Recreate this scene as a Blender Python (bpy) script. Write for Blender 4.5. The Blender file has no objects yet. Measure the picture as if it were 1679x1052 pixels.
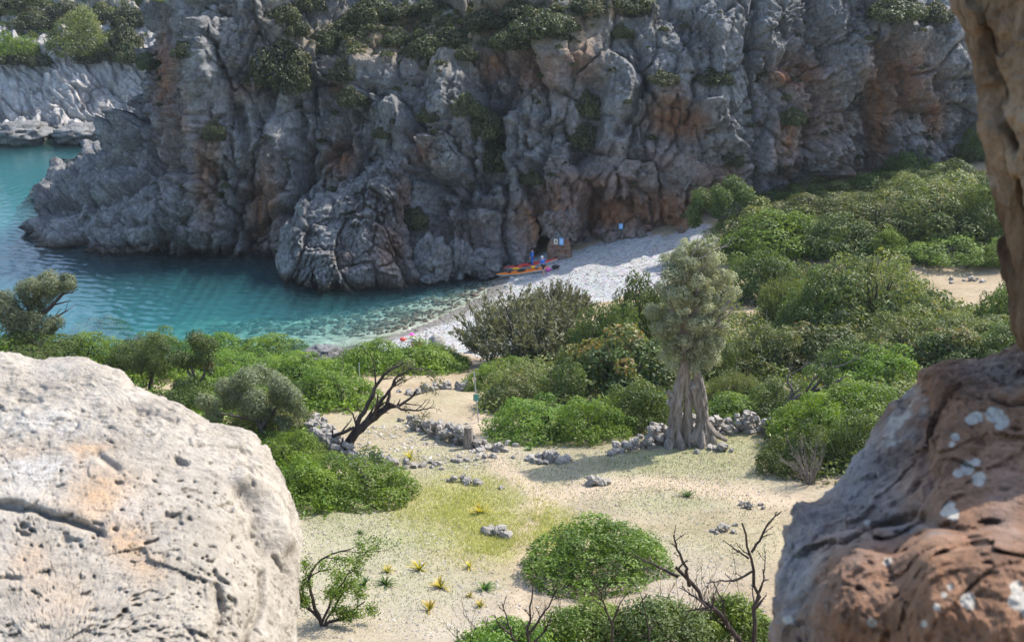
import bpy, math, random
import numpy as np
from mathutils import Vector, Matrix, Euler

scn = bpy.context.scene
COL = scn.collection
R = math.radians

# ------------------------------------------------------------------ camera
CAMZ = 30.5
FPX = 2027.0                      # focal length in photo pixels (photo 1679 x 1052)
CX, CY = 839.5, 526.0
PITCH = math.atan((CY + 120.0) / FPX)
CP, SP = math.cos(PITCH), math.sin(PITCH)
cd = bpy.data.cameras.new('camera')
cam = bpy.data.objects.new('camera', cd); COL.objects.link(cam)
cam.location = (0, 0, CAMZ)
cam.rotation_euler = (math.pi / 2 - PITCH, 0, 0)
cd.sensor_width = 36.0
cd.lens = 36.0 * FPX / 1679.0
cd.clip_start = 0.05; cd.clip_end = 3000
cd.dof.use_dof = True; cd.dof.focus_distance = 55.0; cd.dof.aperture_fstop = 9.0
scn.camera = cam

# ------------------------------------------------------------------ sky, sun, exposure
SUN_AZ, SUN_EL = R(57), R(49)     # azimuth clockwise from +Y (view direction)
w = bpy.data.worlds.new('World'); scn.world = w; w.use_nodes = True
nt = w.node_tree; bg = nt.nodes['Background']
sk = nt.nodes.new('ShaderNodeTexSky'); sk.sky_type = 'NISHITA'; sk.sun_disc = False
sk.sun_elevation = SUN_EL; sk.sun_rotation = SUN_AZ; sk.air_density = 1.0; sk.dust_density = 1.2
nt.links.new(sk.outputs[0], bg.inputs[0]); bg.inputs[1].default_value = 0.15
sl = bpy.data.lights.new('sun', 'SUN'); sl.energy = 2.9; sl.angle = R(0.5); sl.color = (1.0, 0.95, 0.87)
so = bpy.data.objects.new('sun', sl); COL.objects.link(so)
sd = Vector((math.sin(SUN_AZ) * math.cos(SUN_EL), math.cos(SUN_AZ) * math.cos(SUN_EL), math.sin(SUN_EL)))
so.rotation_euler = sd.to_track_quat('Z', 'Y').to_euler(); so.location = (60, 30, 80)
scn.view_settings.view_transform = 'Standard'; scn.view_settings.look = 'None'
scn.view_settings.gamma = 1; scn.view_settings.use_curve_mapping = False
scn.view_settings.exposure = 1.4
scn.cycles.use_denoising = True
scn.cycles.max_bounces = 6; scn.cycles.diffuse_bounces = 3; scn.cycles.glossy_bounces = 2
scn.cycles.transmission_bounces = 4; scn.cycles.volume_bounces = 0; scn.cycles.transparent_max_bounces = 8
scn.cycles.caustics_reflective = False; scn.cycles.caustics_refractive = False

# ------------------------------------------------------------------ projection helpers
def proj(V):
    """world points -> photo pixel x, y and optical depth"""
    V = np.asarray(V, float)
    dz = V[..., 2] - CAMZ
    D = V[..., 1] * CP - dz * SP
    U = V[..., 1] * SP + dz * CP
    Ds = np.maximum(D, 0.05)
    return CX + FPX * V[..., 0] / Ds, CY - FPX * U / Ds, D

def at(px, py, D):
    """photo pixel + optical depth -> world point"""
    px = np.asarray(px, float); py = np.asarray(py, float); D = np.asarray(D, float)
    a = (px - CX) / FPX; b = (py - CY) / FPX
    return np.stack([D * a, D * (CP - b * SP), CAMZ + D * (-SP - b * CP)], -1)

def at_up(px, py, Y):
    """photo pixel -> point of the upright plane that stands Y metres away"""
    b = (py - CY) / FPX; return at(px, py, Y / (CP - b * SP))

def at_z(px, py, z):
    r = SP + (py - CY) / FPX * CP
    return at(px, py, (CAMZ - z) / r)

# ------------------------------------------------------------------ numpy noise
def _hash(i, j, k, seed):
    with np.errstate(over='ignore'):
        h = (i.astype(np.int64).astype(np.uint32) * np.uint32(374761393)
             + j.astype(np.int64).astype(np.uint32) * np.uint32(668265263)
             + k.astype(np.int64).astype(np.uint32) * np.uint32(2147483647)
             + np.uint32(seed) * np.uint32(1274126177))
        h = (h ^ (h >> np.uint32(13))) * np.uint32(1274126177)
        h = (h ^ (h >> np.uint32(16))) * np.uint32(2246822519)
        return h ^ (h >> np.uint32(15))

def _rnd(h): return (h & np.uint32(0xFFFFFF)).astype(np.float32) / 16777216.0

def vnoise(P, seed=0):
    """smooth value noise -1..1"""
    P = np.asarray(P, np.float32)
    I = np.floor(P); f = P - I; f = f * f * f * (f * (f * 6 - 15) + 10)
    i, j, k = I[:, 0], I[:, 1], I[:, 2]
    out = 0
    for a in (0, 1):
        for b in (0, 1):
            for c in (0, 1):
                wgt = (f[:, 0] if a else 1 - f[:, 0]) * (f[:, 1] if b else 1 - f[:, 1]) * (f[:, 2] if c else 1 - f[:, 2])
                out = out + wgt * _rnd(_hash(i + a, j + b, k + c, seed))
    return out * 2 - 1

def fbm(P, octaves=4, seed=0, gain=0.5, ridged=False):
    P = np.asarray(P, np.float32); s = 0; amp = 1.0; tot = 0
    for o in range(octaves):
        n = vnoise(P * (2.03 ** o) + 17.3 * o, seed + o * 7)
        if ridged: n = 1 - 2 * np.abs(n)
        s = s + amp * n; tot += amp; amp *= gain
    return s / tot

def worley(P, seed=0, jit=0.95):
    """returns F1, F2 and the random value of the nearest cell"""
    P = np.asarray(P, np.float32); I = np.floor(P)
    n = len(P); F1 = np.full(n, 9.0, np.float32); F2 = F1.copy(); C = np.zeros(n, np.float32)
    for a in (-1, 0, 1):
        for b in (-1, 0, 1):
            for c in (-1, 0, 1):
                i, j, k = I[:, 0] + a, I[:, 1] + b, I[:, 2] + c
                h1 = _hash(i, j, k, seed); h2 = _hash(i, j, k, seed + 101); h3 = _hash(i, j, k, seed + 202)
                dx = i + 0.5 + jit * (_rnd(h1) - 0.5) - P[:, 0]
                dy = j + 0.5 + jit * (_rnd(h2) - 0.5) - P[:, 1]
                dz = k + 0.5 + jit * (_rnd(h3) - 0.5) - P[:, 2]
                d = np.sqrt(dx * dx + dy * dy + dz * dz)
                near = d < F1
                F2 = np.where(near, F1, np.minimum(F2, d))
                C = np.where(near, _rnd(_hash(i, j, k, seed + 303)), C)
                F1 = np.where(near, d, F1)
    return F1, F2, C

def facets(P, seed=0, tilt=1.0, jit=0.95):
    """angular blocks: every cell gets its own level and its own slope; returns height and edge distance"""
    P = np.asarray(P, np.float32); I = np.floor(P)
    n = len(P); F1 = np.full(n, 9.0, np.float32); F2 = F1.copy(); H = np.zeros(n, np.float32)
    for a in (-1, 0, 1):
        for b in (-1, 0, 1):
            for c in (-1, 0, 1):
                i, j, k = I[:, 0] + a, I[:, 1] + b, I[:, 2] + c
                r = [_rnd(_hash(i, j, k, seed + 101 * q)) for q in range(7)]
                dx = i + 0.5 + jit * (r[0] - 0.5) - P[:, 0]
                dy = j + 0.5 + jit * (r[1] - 0.5) - P[:, 1]
                dz = k + 0.5 + jit * (r[2] - 0.5) - P[:, 2]
                d = np.abs(dx) ** 2 + np.abs(dy) ** 2 + np.abs(dz) ** 2; d = np.sqrt(d)
                near = d < F1
                F2 = np.where(near, F1, np.minimum(F2, d))
                H = np.where(near, (r[3] - .5) + tilt * ((r[4] - .5) * dx + (r[5] - .5) * dy + (r[6] - .5) * dz), H)
                F1 = np.where(near, d, F1)
    return H, F2 - F1

def sstep(a, b, x):
    t = np.clip((x - a) / (b - a), 0, 1); return t * t * (3 - 2 * t)

def seg_dist(px, py, poly):
    """distance of points to a polyline (all in the same plane)"""
    d = np.full(np.shape(px), 1e9)
    for (x0, y0), (x1, y1) in zip(poly[:-1], poly[1:]):
        dx, dy = x1 - x0, y1 - y0; L = dx * dx + dy * dy + 1e-9
        t = np.clip(((px - x0) * dx + (py - y0) * dy) / L, 0, 1)
        d = np.minimum(d, np.hypot(px - x0 - t * dx, py - y0 - t * dy))
    return d

def in_poly(px, py, poly):
    c = np.zeros(np.shape(px), bool); n = len(poly)
    for i in range(n):
        x0, y0 = poly[i]; x1, y1 = poly[i - 1]
        if y0 == y1: continue
        c ^= ((y0 > py) != (y1 > py)) & (px < (x1 - x0) * (py - y0) / (y1 - y0) + x0)
    return c

def blobs(px, py, lst):
    """soft union of ellipses (x, y, rx, ry, strength)"""
    m = np.zeros(np.shape(px))
    for x, y, rx, ry, s in lst:
        m = np.maximum(m, s * np.exp(-(((px - x) / rx) ** 2 + ((py - y) / ry) ** 2)))
    return m

# ------------------------------------------------------------------ object helpers
def mesh_np(name, V, F, mat=None, smooth=True, attrs=None):
    V = np.asarray(V, np.float32); F = np.asarray(F, np.int32); k = F.shape[1]
    me = bpy.data.meshes.new(name)
    me.vertices.add(len(V)); me.vertices.foreach_set('co', V.ravel())
    me.loops.add(F.size); me.loops.foreach_set('vertex_index', F.ravel())
    me.polygons.add(len(F)); me.polygons.foreach_set('loop_start', np.arange(0, F.size, k, dtype=np.int32))
    me.polygons.foreach_set('use_smooth', np.full(len(F), smooth))
    for an, av in (attrs or {}).items():
        av = np.asarray(av, np.float32)
        if av.ndim == 1:
            a = me.attributes.new(an, 'FLOAT', 'POINT'); a.data.foreach_set('value', av)
        else:
            a = me.attributes.new(an, 'FLOAT_VECTOR', 'POINT'); a.data.foreach_set('vector', av.ravel())
    me.update(calc_edges=True)
    if mat: me.materials.append(mat)
    return me

def link(name, me, parent=None, loc=None, rot=None, scale=None, mat=None):
    o = bpy.data.objects.new(name, me); COL.objects.link(o)
    if parent is not None: o.parent = parent
    if loc is not None: o.location = [float(v) for v in loc]
    if rot is not None: o.rotation_euler = rot
    if scale is not None: o.scale = scale if hasattr(scale, '__len__') else (scale,) * 3
    return o

def tag(o, label, cat, group=None):
    o['label'] = label; o['category'] = cat
    if group: o['group'] = group
    return o

def thing(name, label, cat, loc=(0, 0, 0), rotz=0.0, group=None, scale=None):
    o = link(name, None, loc=loc, rot=(0, 0, rotz), scale=scale)
    o.empty_display_size = 0.3
    return tag(o, label, cat, group)

def structure(name, me):
    o = link(name, me); o['kind'] = 'structure'; return o

def stuff(name, me, label, cat, parent=None):
    o = link(name, me, parent); o['kind'] = 'stuff'
    if parent is None: tag(o, label, cat)
    return o

def grid_faces(nu, nv, wrap_u=False):
    iu = np.arange(nu if wrap_u else nu - 1); iv = np.arange(nv - 1)
    A, B = np.meshgrid(iu, iv, indexing='ij'); A2 = (A + 1) % nu
    return np.stack([A * nv + B, A2 * nv + B, A2 * nv + B + 1, A * nv + B + 1], -1).reshape(-1, 4)

def grid_normals(P, wrap_u=False):
    """P (nu, nv, 3) -> unit normals"""
    if wrap_u:
        du = np.roll(P, -1, 0) - np.roll(P, 1, 0)
    else:
        du = np.gradient(P, axis=0)
    dv = np.gradient(P, axis=1)
    N = np.cross(du, dv); L = np.linalg.norm(N, axis=-1, keepdims=True)
    return N / np.maximum(L, 1e-9)

def smooth_grid(N, it, wrap_u=False):
    for _ in range(it):
        if wrap_u: M = (np.roll(N, 1, 0) + np.roll(N, -1, 0))
        else:
            Q = np.pad(N, ((1, 1), (0, 0), (0, 0)), 'edge'); M = Q[2:] + Q[:-2]
        Q = np.pad(N, ((0, 0), (1, 1), (0, 0)), 'edge'); M = M + Q[:, 2:] + Q[:, :-2]
        N = N * 0.5 + M * 0.125
    return N / np.maximum(np.linalg.norm(N, axis=-1, keepdims=True), 1e-9)

# ------------------------------------------------------------------ materials
def new_mat(name):
    m = bpy.data.materials.new(name); m.use_nodes = True
    return m, m.node_tree.nodes, m.node_tree.links, m.node_tree.nodes['Principled BSDF']

def N_(ns, t, **kw):
    n = ns.new(t)
    for k, v in kw.items(): setattr(n, k, v)
    return n

def noise(ns, ln, vec, scale, detail=6, rough=0.6, dist=0.0):
    n = ns.new('ShaderNodeTexNoise'); n.inputs['Scale'].default_value = scale
    n.inputs['Detail'].default_value = detail; n.inputs['Roughness'].default_value = rough
    n.inputs['Distortion'].default_value = dist
    if vec is not None: ln.new(vec, n.inputs['Vector'])
    return n.outputs['Fac']

def ramp(ns, ln, fac, stops):
    r = ns.new('ShaderNodeValToRGB'); e = r.color_ramp.elements
    while len(e) < len(stops): e.new(0.5)
    for el, (p, c) in zip(e, stops):
        el.position = p; el.color = (c if len(c) == 4 else (*c, 1)) if hasattr(c, '__len__') else (c, c, c, 1)
    ln.new(fac, r.inputs[0]); return r.outputs[0]

def mix(ns, ln, fac, a, b, mode='MIX'):
    m = ns.new('ShaderNodeMix'); m.data_type = 'RGBA'; m.blend_type = mode
    for sock, v in ((m.inputs[0], fac), (m.inputs[6], a), (m.inputs[7], b)):
        if hasattr(v, 'is_linked') or isinstance(v, bpy.types.NodeSocket): ln.new(v, sock)
        elif hasattr(v, '__len__'): sock.default_value = (*v, 1) if len(v) == 3 else v
        else: sock.default_value = v if sock.type == 'VALUE' else (v, v, v, 1)
    return m.outputs[2]

def math_(ns, ln, op, a, b=None, clamp=False):
    m = ns.new('ShaderNodeMath'); m.operation = op; m.use_clamp = clamp
    for s, v in ((m.inputs[0], a), (m.inputs[1], b)):
        if v is None: continue
        if isinstance(v, bpy.types.NodeSocket): ln.new(v, s)
        else: s.default_value = v
    return m.outputs[0]

def coords(ns, ln, scale=None, rot=None, kind='Object'):
    t = ns.new('ShaderNodeTexCoord').outputs[kind]
    if scale is None and rot is None: return t
    m = ns.new('ShaderNodeMapping')
    if scale: m.inputs['Scale'].default_value = scale
    if rot: m.inputs['Rotation'].default_value = rot
    ln.new(t, m.inputs[0]); return m.outputs[0]

def attr(ns, name, out='Fac'):
    a = ns.new('ShaderNodeAttribute'); a.attribute_name = name; return a.outputs[out]

def bump(ns, ln, bsdf, height, dist, strength=1.0, prev=None):
    b = ns.new('ShaderNodeBump'); b.inputs['Distance'].default_value = dist
    b.inputs['Strength'].default_value = strength
    ln.new(height, b.inputs['Height'])
    if prev is not None: ln.new(prev, b.inputs['Normal'])
    ln.new(b.outputs[0], bsdf.inputs['Normal']); return b.outputs[0]

def simple_mat(name, col, rough=0.6, spec=0.3, var=0.15, scale=6.0, bumpd=0.0):
    m, ns, ln, b = new_mat(name)
    f = noise(ns, ln, coords(ns, ln), scale, 5, 0.6)
    c = ramp(ns, ln, f, [(0.3, tuple(v * (1 - var) for v in col)), (0.7, tuple(min(1, v * (1 + var)) for v in col))])
    ln.new(c, b.inputs['Base Color']); b.inputs['Roughness'].default_value = rough
    b.inputs['Specular IOR Level'].default_value = spec
    if bumpd: bump(ns, ln, b, f, bumpd)
    return m

def cliff_material():
    m, ns, ln, b = new_mat('cliff_rock')
    co = coords(ns, ln); cs = coords(ns, ln, (1, 1, 0.22))
    g1 = noise(ns, ln, co, 0.35, 8, 0.65, 0.6)
    g2 = noise(ns, ln, co, 2.6, 8, 0.7)
    base = ramp(ns, ln, g1, [(0.27, (0.165, 0.164, 0.162)), (0.5, (0.315, 0.312, 0.306)), (0.74, (0.49, 0.482, 0.468))])
    fine = ramp(ns, ln, g2, [(0.3, 0.42), (0.5, 0.95), (0.7, 1.4)])
    base = mix(ns, ln, 1.0, base, fine, 'MULTIPLY')
    st = noise(ns, ln, cs, 0.9, 7, 0.65, 0.4)            # vertical streaks of seepage
    base = mix(ns, ln, math_(ns, ln, 'MULTIPLY', ramp(ns, ln, st, [(0.52, 0), (0.68, 1)]), 0.45), base, (0.075, 0.075, 0.078))
    pale = noise(ns, ln, cs, 1.7, 6, 0.6, 0.2)
    base = mix(ns, ln, math_(ns, ln, 'MULTIPLY', ramp(ns, ln, pale, [(0.6, 0), (0.72, 1)]), 0.35), base, (0.42, 0.40, 0.37))
    sn = noise(ns, ln, cs, 0.8, 8, 0.72, 0.5)
    sm = math_(ns, ln, 'MULTIPLY', attr(ns, 'stain'), ramp(ns, ln, sn, [(0.32, 0.25), (0.52, 1.0)]))
    och = ramp(ns, ln, noise(ns, ln, co, 1.3, 6, 0.7), [(0.3, (0.18, 0.085, 0.05)), (0.5, (0.42, 0.20, 0.10)), (0.7, (0.56, 0.33, 0.19))])
    base = mix(ns, ln, sm, base, och)
    so_ = ramp(ns, ln, noise(ns, ln, co, 1.1, 8, 0.7), [(0.3, (0.15, 0.12, 0.065)), (0.5, (0.34, 0.255, 0.15)), (0.7, (0.44, 0.35, 0.23))])
    base = mix(ns, ln, attr(ns, 'soil'), base, so_)
    base = mix(ns, ln, attr(ns, 'wet'), base, mix(ns, ln, 1.0, base, (0.40, 0.33, 0.26), 'MULTIPLY'))
    ln.new(base, b.inputs['Base Color'])
    b.inputs['Roughness'].default_value = 0.85; b.inputs['Specular IOR Level'].default_value = 0.25
    h = math_(ns, ln, 'ADD', noise(ns, ln, co, 1.4, 12, 0.72, 0.3), math_(ns, ln, 'MULTIPLY', noise(ns, ln, co, 6.0, 8, 0.7), 0.35))
    bump(ns, ln, b, h, 0.95, 1.0)
    return m

def ground_material():
    m, ns, ln, b = new_mat('dry_ground')
    co = coords(ns, ln)
    n1 = noise(ns, ln, co, 0.5, 8, 0.65); n2 = noise(ns, ln, co, 5.0, 8, 0.7); n3 = noise(ns, ln, co, 22.0, 4, 0.7)
    soil = ramp(ns, ln, n1, [(0.3, (0.265, 0.195, 0.115)), (0.5, (0.34, 0.262, 0.162)), (0.7, (0.40, 0.325, 0.215))])
    soil = mix(ns, ln, 1.0, soil, ramp(ns, ln, n2, [(0.32, 0.62), (0.5, .95), (0.7, 1.15)]), 'MULTIPLY')
    peb = ramp(ns, ln, n3, [(0.4, 0), (0.62, 1)])
    soil = mix(ns, ln, math_(ns, ln, 'MULTIPLY', peb, math_(ns, ln, 'MULTIPLY', attr(ns, 'gravel'), 0.75)), soil, (0.38, 0.36, 0.34))
    gm = math_(ns, ln, 'MULTIPLY', attr(ns, 'green'), ramp(ns, ln, noise(ns, ln, co, 3.0, 8, 0.75), [(0.30, 0.1), (0.58, 1.0)]))
    soil = mix(ns, ln, gm, soil, (0.245, 0.265, 0.125))
    ym = math_(ns, ln, 'MULTIPLY', attr(ns, 'yellow'), ramp(ns, ln, noise(ns, ln, co, 4.0, 8, 0.7), [(0.3, 0.45), (0.6, 1)]))
    soil = mix(ns, ln, ym, soil, (0.36, 0.33, 0.12))
    soil = mix(ns, ln, math_(ns, ln, 'MULTIPLY', attr(ns, 'trod'), .8), soil, mix(ns, ln, 1.0, (.50, .39, .28), ramp(ns, ln, n2, [(.3, .82), (.7, 1.08)]), 'MULTIPLY'))
    bn = noise(ns, ln, co, 9.0, 8, 0.75); vo = N_(ns, 'ShaderNodeTexVoronoi'); vo.inputs['Scale'].default_value = 3.4
    ln.new(co, vo.inputs['Vector'])
    bc = mix(ns, ln, 0.55, ramp(ns, ln, bn, [(0.3, (0.16, 0.148, 0.127)), (0.5, (0.33, 0.31, 0.27)), (0.7, (0.46, 0.43, 0.38))]), vo.outputs['Color'], 'SOFT_LIGHT')
    hs = N_(ns, 'ShaderNodeHueSaturation'); hs.inputs['Saturation'].default_value = 0.25; ln.new(bc, hs.inputs['Color'])
    soil = mix(ns, ln, attr(ns, 'beach'), soil, hs.outputs[0])
    soil = mix(ns, ln, attr(ns, 'wet'), soil, mix(ns, ln, 1.0, soil, (0.50, 0.48, 0.44), 'MULTIPLY'))
    ln.new(soil, b.inputs['Base Color']); b.inputs['Roughness'].default_value = 0.9
    b.inputs['Specular IOR Level'].default_value = 0.15
    bump(ns, ln, b, math_(ns, ln, 'ADD', n2, math_(ns, ln, 'MULTIPLY', n3, 0.5)), 0.10, 0.8)
    return m

def seabed_material():
    m, ns, ln, b = new_mat('seabed_pebbles')
    co = coords(ns, ln)
    n = noise(ns, ln, co, 0.28, 7, 0.65, 0.5); n2 = noise(ns, ln, co, 1.9, 6, 0.7)
    c = ramp(ns, ln, n, [(0.36, (0.12, 0.13, 0.09)), (0.46, (0.40, 0.40, 0.31)), (0.62, (0.58, 0.56, 0.47))])
    c = mix(ns, ln, 1.0, c, ramp(ns, ln, n2, [(0.3, 0.55), (0.65, 1.15)]), 'MULTIPLY')
    ln.new(c, b.inputs['Base Color']); b.inputs['Roughness'].default_value = 0.9
    return m

def water_material():
    m, ns, ln, b = new_mat('sea_water'); out = ns['Material Output']; ns.remove(b)
    co = coords(ns, ln); cs = coords(ns, ln, (0.75, 1.5, 1.0), (0, 0, R(-20)))
    h = math_(ns, ln, 'ADD', noise(ns, ln, cs, 1.25, 4, 0.6, 0.3), math_(ns, ln, 'MULTIPLY', noise(ns, ln, cs, 0.32, 2, 0.5, 0.4), 1.6))
    bp = N_(ns, 'ShaderNodeBump'); bp.inputs['Distance'].default_value = 0.03; bp.inputs['Strength'].default_value = 1.0
    ln.new(h, bp.inputs['Height'])
    fr = N_(ns, 'ShaderNodeFresnel'); fr.inputs['IOR'].default_value = 1.4; ln.new(bp.outputs[0], fr.inputs['Normal'])
    gl = N_(ns, 'ShaderNodeBsdfGlossy'); gl.inputs['Roughness'].default_value = 0.07; ln.new(bp.outputs[0], gl.inputs['Normal'])
    tr = N_(ns, 'ShaderNodeBsdfTransparent'); tr.inputs[0].default_value = (0.97, 1.0, 1.0, 1)
    mx = N_(ns, 'ShaderNodeMixShader'); ln.new(fr.outputs[0], mx.inputs[0]); ln.new(tr.outputs[0], mx.inputs[1]); ln.new(gl.outputs[0], mx.inputs[2])
    ln.new(mx.outputs[0], out.inputs['Surface'])
    ab = N_(ns, 'ShaderNodeVolumeAbsorption'); ab.inputs['Color'].default_value = (0.20, 0.78, 0.82, 1); ab.inputs['Density'].default_value = 0.19
    sc = N_(ns, 'ShaderNodeVolumeScatter'); sc.inputs['Color'].default_value = (0.22, 0.70, 0.82, 1); sc.inputs['Density'].default_value = 0.085
    ad = N_(ns, 'ShaderNodeAddShader'); ln.new(ab.outputs[0], ad.inputs[0]); ln.new(sc.outputs[0], ad.inputs[1])
    ln.new(ad.outputs[0], out.inputs['Volume'])
    return m

def leaf_material(name, dark, mid, light, transl=0.35, tip=None, rough=0.5):
    m, ns, ln, b = new_mat(name); out = ns['Material Output']
    oi = N_(ns, 'ShaderNodeObjectInfo')
    t = attr(ns, 'tint')
    stops = [(0.1, dark), (0.5, mid), (0.88, light)]
    if tip: stops = [(0.1, dark), (0.5, mid), (0.80, light), (0.93, tip)]
    c = ramp(ns, ln, t, stops)
    hs = N_(ns, 'ShaderNodeHueSaturation'); ln.new(c, hs.inputs['Color'])
    ln.new(math_(ns, ln, 'ADD', math_(ns, ln, 'MULTIPLY', oi.outputs['Random'], 0.02), 0.49), hs.inputs['Hue'])
    ln.new(math_(ns, ln, 'ADD', math_(ns, ln, 'MULTIPLY', oi.outputs['Random'], 0.35), 0.82), hs.inputs['Value'])
    c = hs.outputs[0]
    ln.new(c, b.inputs['Base Color']); b.inputs['Roughness'].default_value = rough; b.inputs['Specular IOR Level'].default_value = 0.35
    tl = N_(ns, 'ShaderNodeBsdfTranslucent'); ln.new(mix(ns, ln, 1.0, c, (1.5, 1.45, 0.7), 'MULTIPLY'), tl.inputs[0])
    mx = N_(ns, 'ShaderNodeMixShader'); mx.inputs[0].default_value = transl
    ln.new(b.outputs[0], mx.inputs[1]); ln.new(tl.outputs[0], mx.inputs[2]); ln.new(mx.outputs[0], out.inputs['Surface'])
    return m

def bark_material(name, a, bcol, c, scale=6.0, bd=0.05, stretch=(1, 1, 0.3)):
    m, ns, ln, b = new_mat(name); co = coords(ns, ln, stretch)
    f = noise(ns, ln, co, scale, 9, 0.7, 0.8)
    ln.new(ramp(ns, ln, f, [(0.3, a), (0.5, bcol), (0.7, c)]), b.inputs['Base Color'])
    b.inputs['Roughness'].default_value = 0.9; b.inputs['Specular IOR Level'].default_value = 0.15
    bump(ns, ln, b, f, bd); return m

def stone_material(name, lo, mid, hi, scale=3.0, bd=0.05):
    m, ns, ln, b = new_mat(name); co = coords(ns, ln)
    oi = N_(ns, 'ShaderNodeObjectInfo')
    f = noise(ns, ln, co, scale, 8, 0.7, 0.3)
    c = ramp(ns, ln, f, [(0.3, lo), (0.5, mid), (0.72, hi)])
    hs = N_(ns, 'ShaderNodeHueSaturation'); ln.new(c, hs.inputs['Color'])
    v = math_(ns, ln, 'ADD', math_(ns, ln, 'MULTIPLY', oi.outputs['Random'], 0.3), math_(ns, ln, 'MULTIPLY', attr(ns, 'tint'), 0.5))
    ln.new(math_(ns, ln, 'ADD', v, 0.70), hs.inputs['Value'])
    wc = mix(ns, ln, attr(ns, 'wet'), hs.outputs[0], mix(ns, ln, 1.0, hs.outputs[0], (.45, .42, .38), 'MULTIPLY'))
    ln.new(wc, b.inputs['Base Color']); b.inputs['Roughness'].default_value = 0.9; b.inputs['Specular IOR Level'].default_value = 0.2
    bump(ns, ln, b, f, bd); return m

M = {}
M['cliff'] = cliff_material()
M['ground'] = ground_material()
M['seabed'] = seabed_material()
M['water'] = water_material()
M['green'] = leaf_material('bright_green_leaves', (0.045, 0.088, 0.010), (0.11, 0.185, 0.020), (0.21, 0.29, 0.042), 0.42)
M['deep'] = leaf_material('deep_green_leaves', (0.034, 0.056, 0.012), (0.070, 0.108, 0.022), (0.125, 0.172, 0.040), 0.34)
M['dome'] = leaf_material('meadow_bush_leaves', (0.040, 0.074, 0.010), (0.094, 0.155, 0.020), (0.175, 0.25, 0.038), 0.40)
M['sage'] = leaf_material('sage_green_leaves', (0.058, 0.080, 0.022), (0.11, 0.138, 0.038), (0.18, 0.205, 0.062), 0.34, (0.21, 0.17, 0.08))
M['carob'] = leaf_material('reddening_leaves', (0.035, 0.058, 0.014), (0.075, 0.105, 0.024), (0.13, 0.145, 0.04), 0.32, (0.26, 0.11, 0.05))
M['juniper'] = leaf_material('juniper_needles', (0.06, 0.064, 0.034), (0.115, 0.118, 0.06), (0.185, 0.18, 0.10), 0.28)
M['olive'] = leaf_material('olive_leaves', (0.12, 0.128, 0.075), (0.24, 0.25, 0.155), (0.39, 0.395, 0.275), 0.32)
M['pine'] = leaf_material('pine_needles', (0.08, 0.10, 0.048), (0.15, 0.18, 0.092), (0.24, 0.265, 0.155), 0.28)
M['drygrass'] = leaf_material('yellow_grass', (0.22, 0.24, 0.06), (0.33, 0.34, 0.10), (0.47, 0.45, 0.20), 0.35)
M['squill'] = leaf_material('squill_leaves', (0.14, 0.17, 0.03), (0.40, 0.34, 0.04), (0.62, 0.42, 0.06), 0.35)
M['squillgreen'] = leaf_material('fresh_squill_leaves', (0.04, 0.09, 0.015), (0.08, 0.14, 0.025), (0.14, 0.20, 0.04), 0.35)
M['cliffleaf'] = leaf_material('cliff_shrub_leaves', (0.028, 0.036, 0.014), (0.060, 0.070, 0.026), (0.105, 0.112, 0.042), 0.25)
M['bark'] = bark_material('grey_bark', (0.05, 0.042, 0.036), (0.12, 0.10, 0.088), (0.20, 0.175, 0.155))
M['darkbark'] = bark_material('dark_bark', (0.022, 0.017, 0.015), (0.055, 0.043, 0.037), (0.11, 0.09, 0.078))
M['twig'] = bark_material('dry_twigs', (0.10, 0.085, 0.08), (0.19, 0.165, 0.155), (0.28, 0.25, 0.23))
M['olivebark'] = bark_material('old_olive_bark', (0.09, 0.072, 0.058), (0.27, 0.23, 0.19), (0.43, 0.38, 0.33), 4.0, 0.16)
M['stone'] = stone_material('wall_stone', (0.175, 0.158, 0.135), (0.33, 0.30, 0.26), (0.47, 0.435, 0.385))
M['pebble'] = stone_material('beach_stone', (0.165, 0.152, 0.13), (0.31, 0.29, 0.255), (0.46, 0.43, 0.38), 1.5)
M['gravel'] = stone_material('meadow_gravel', (0.20, 0.175, 0.145), (0.32, 0.285, 0.24), (0.44, 0.405, 0.355), 1.5)

# ================================================================== TERRAIN
# height of the valley floor: thin plate spline through measured points
_cp = []
def g(px, py, z):
    p = at_z(px, py, z); _cp.append((p[0], p[1], z))
def gw(x, y, z): _cp.append((x, y, z))
for a in [(700,1040,11),(1000,1040,11.2),(560,1000,10.8),(1200,1000,11),(980,950,10.1),(560,860,9.6),(760,870,9.4),
          (1000,850,9.3),(1250,860,9.6),(700,780,8.7),(900,770,8.5),(1100,780,8.6),(1280,800,9.0),(1130,725,8.2),
          (1260,700,8.2),(950,728,8.0),(768,733,7.8),(620,745,8.0),(540,760,8.3),(700,700,7.3),(600,680,7.0),(480,700,7.5),
          (480,840,9.6),(780,625,5.2),(640,650,6.0),(500,660,6.4),(350,690,7.2),(330,640,6.2),(200,640,6.2),(50,640,6.5),
          (60,560,6.8),(300,598,3.4),(450,600,3.1),(600,600,2.9),(150,600,4.5),(720,565,1.6),(780,590,2.6),
          (820,455,0),(760,505,0),(700,530,0),(640,552,0),(560,580,0),(400,607,0),(200,612,0),(0,600,0),
          (870,447,0.9),(950,480,1.1),(900,520,1.3),(850,550,1.7),(1000,460,1.7),(1140,420,2.5),(1140,392,3.5),(1050,398,3.0),
          (960,410,2.0),(900,417,1.5),(1220,510,3.7),(1215,480,3.2),(1060,560,4.0),(1100,620,6.0),(1300,650,7.0),(1450,620,7.5),
          (1600,560,7.5),(1550,460,5.0),(1600,445,5.2),(1400,520,5.0),(1250,450,3.7),(1250,390,4.8),(1400,400,5.4),(1600,390,6.6),
          (1400,340,6.2),(1600,320,7.5),(1250,345,5.2)]: g(*a)
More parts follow.
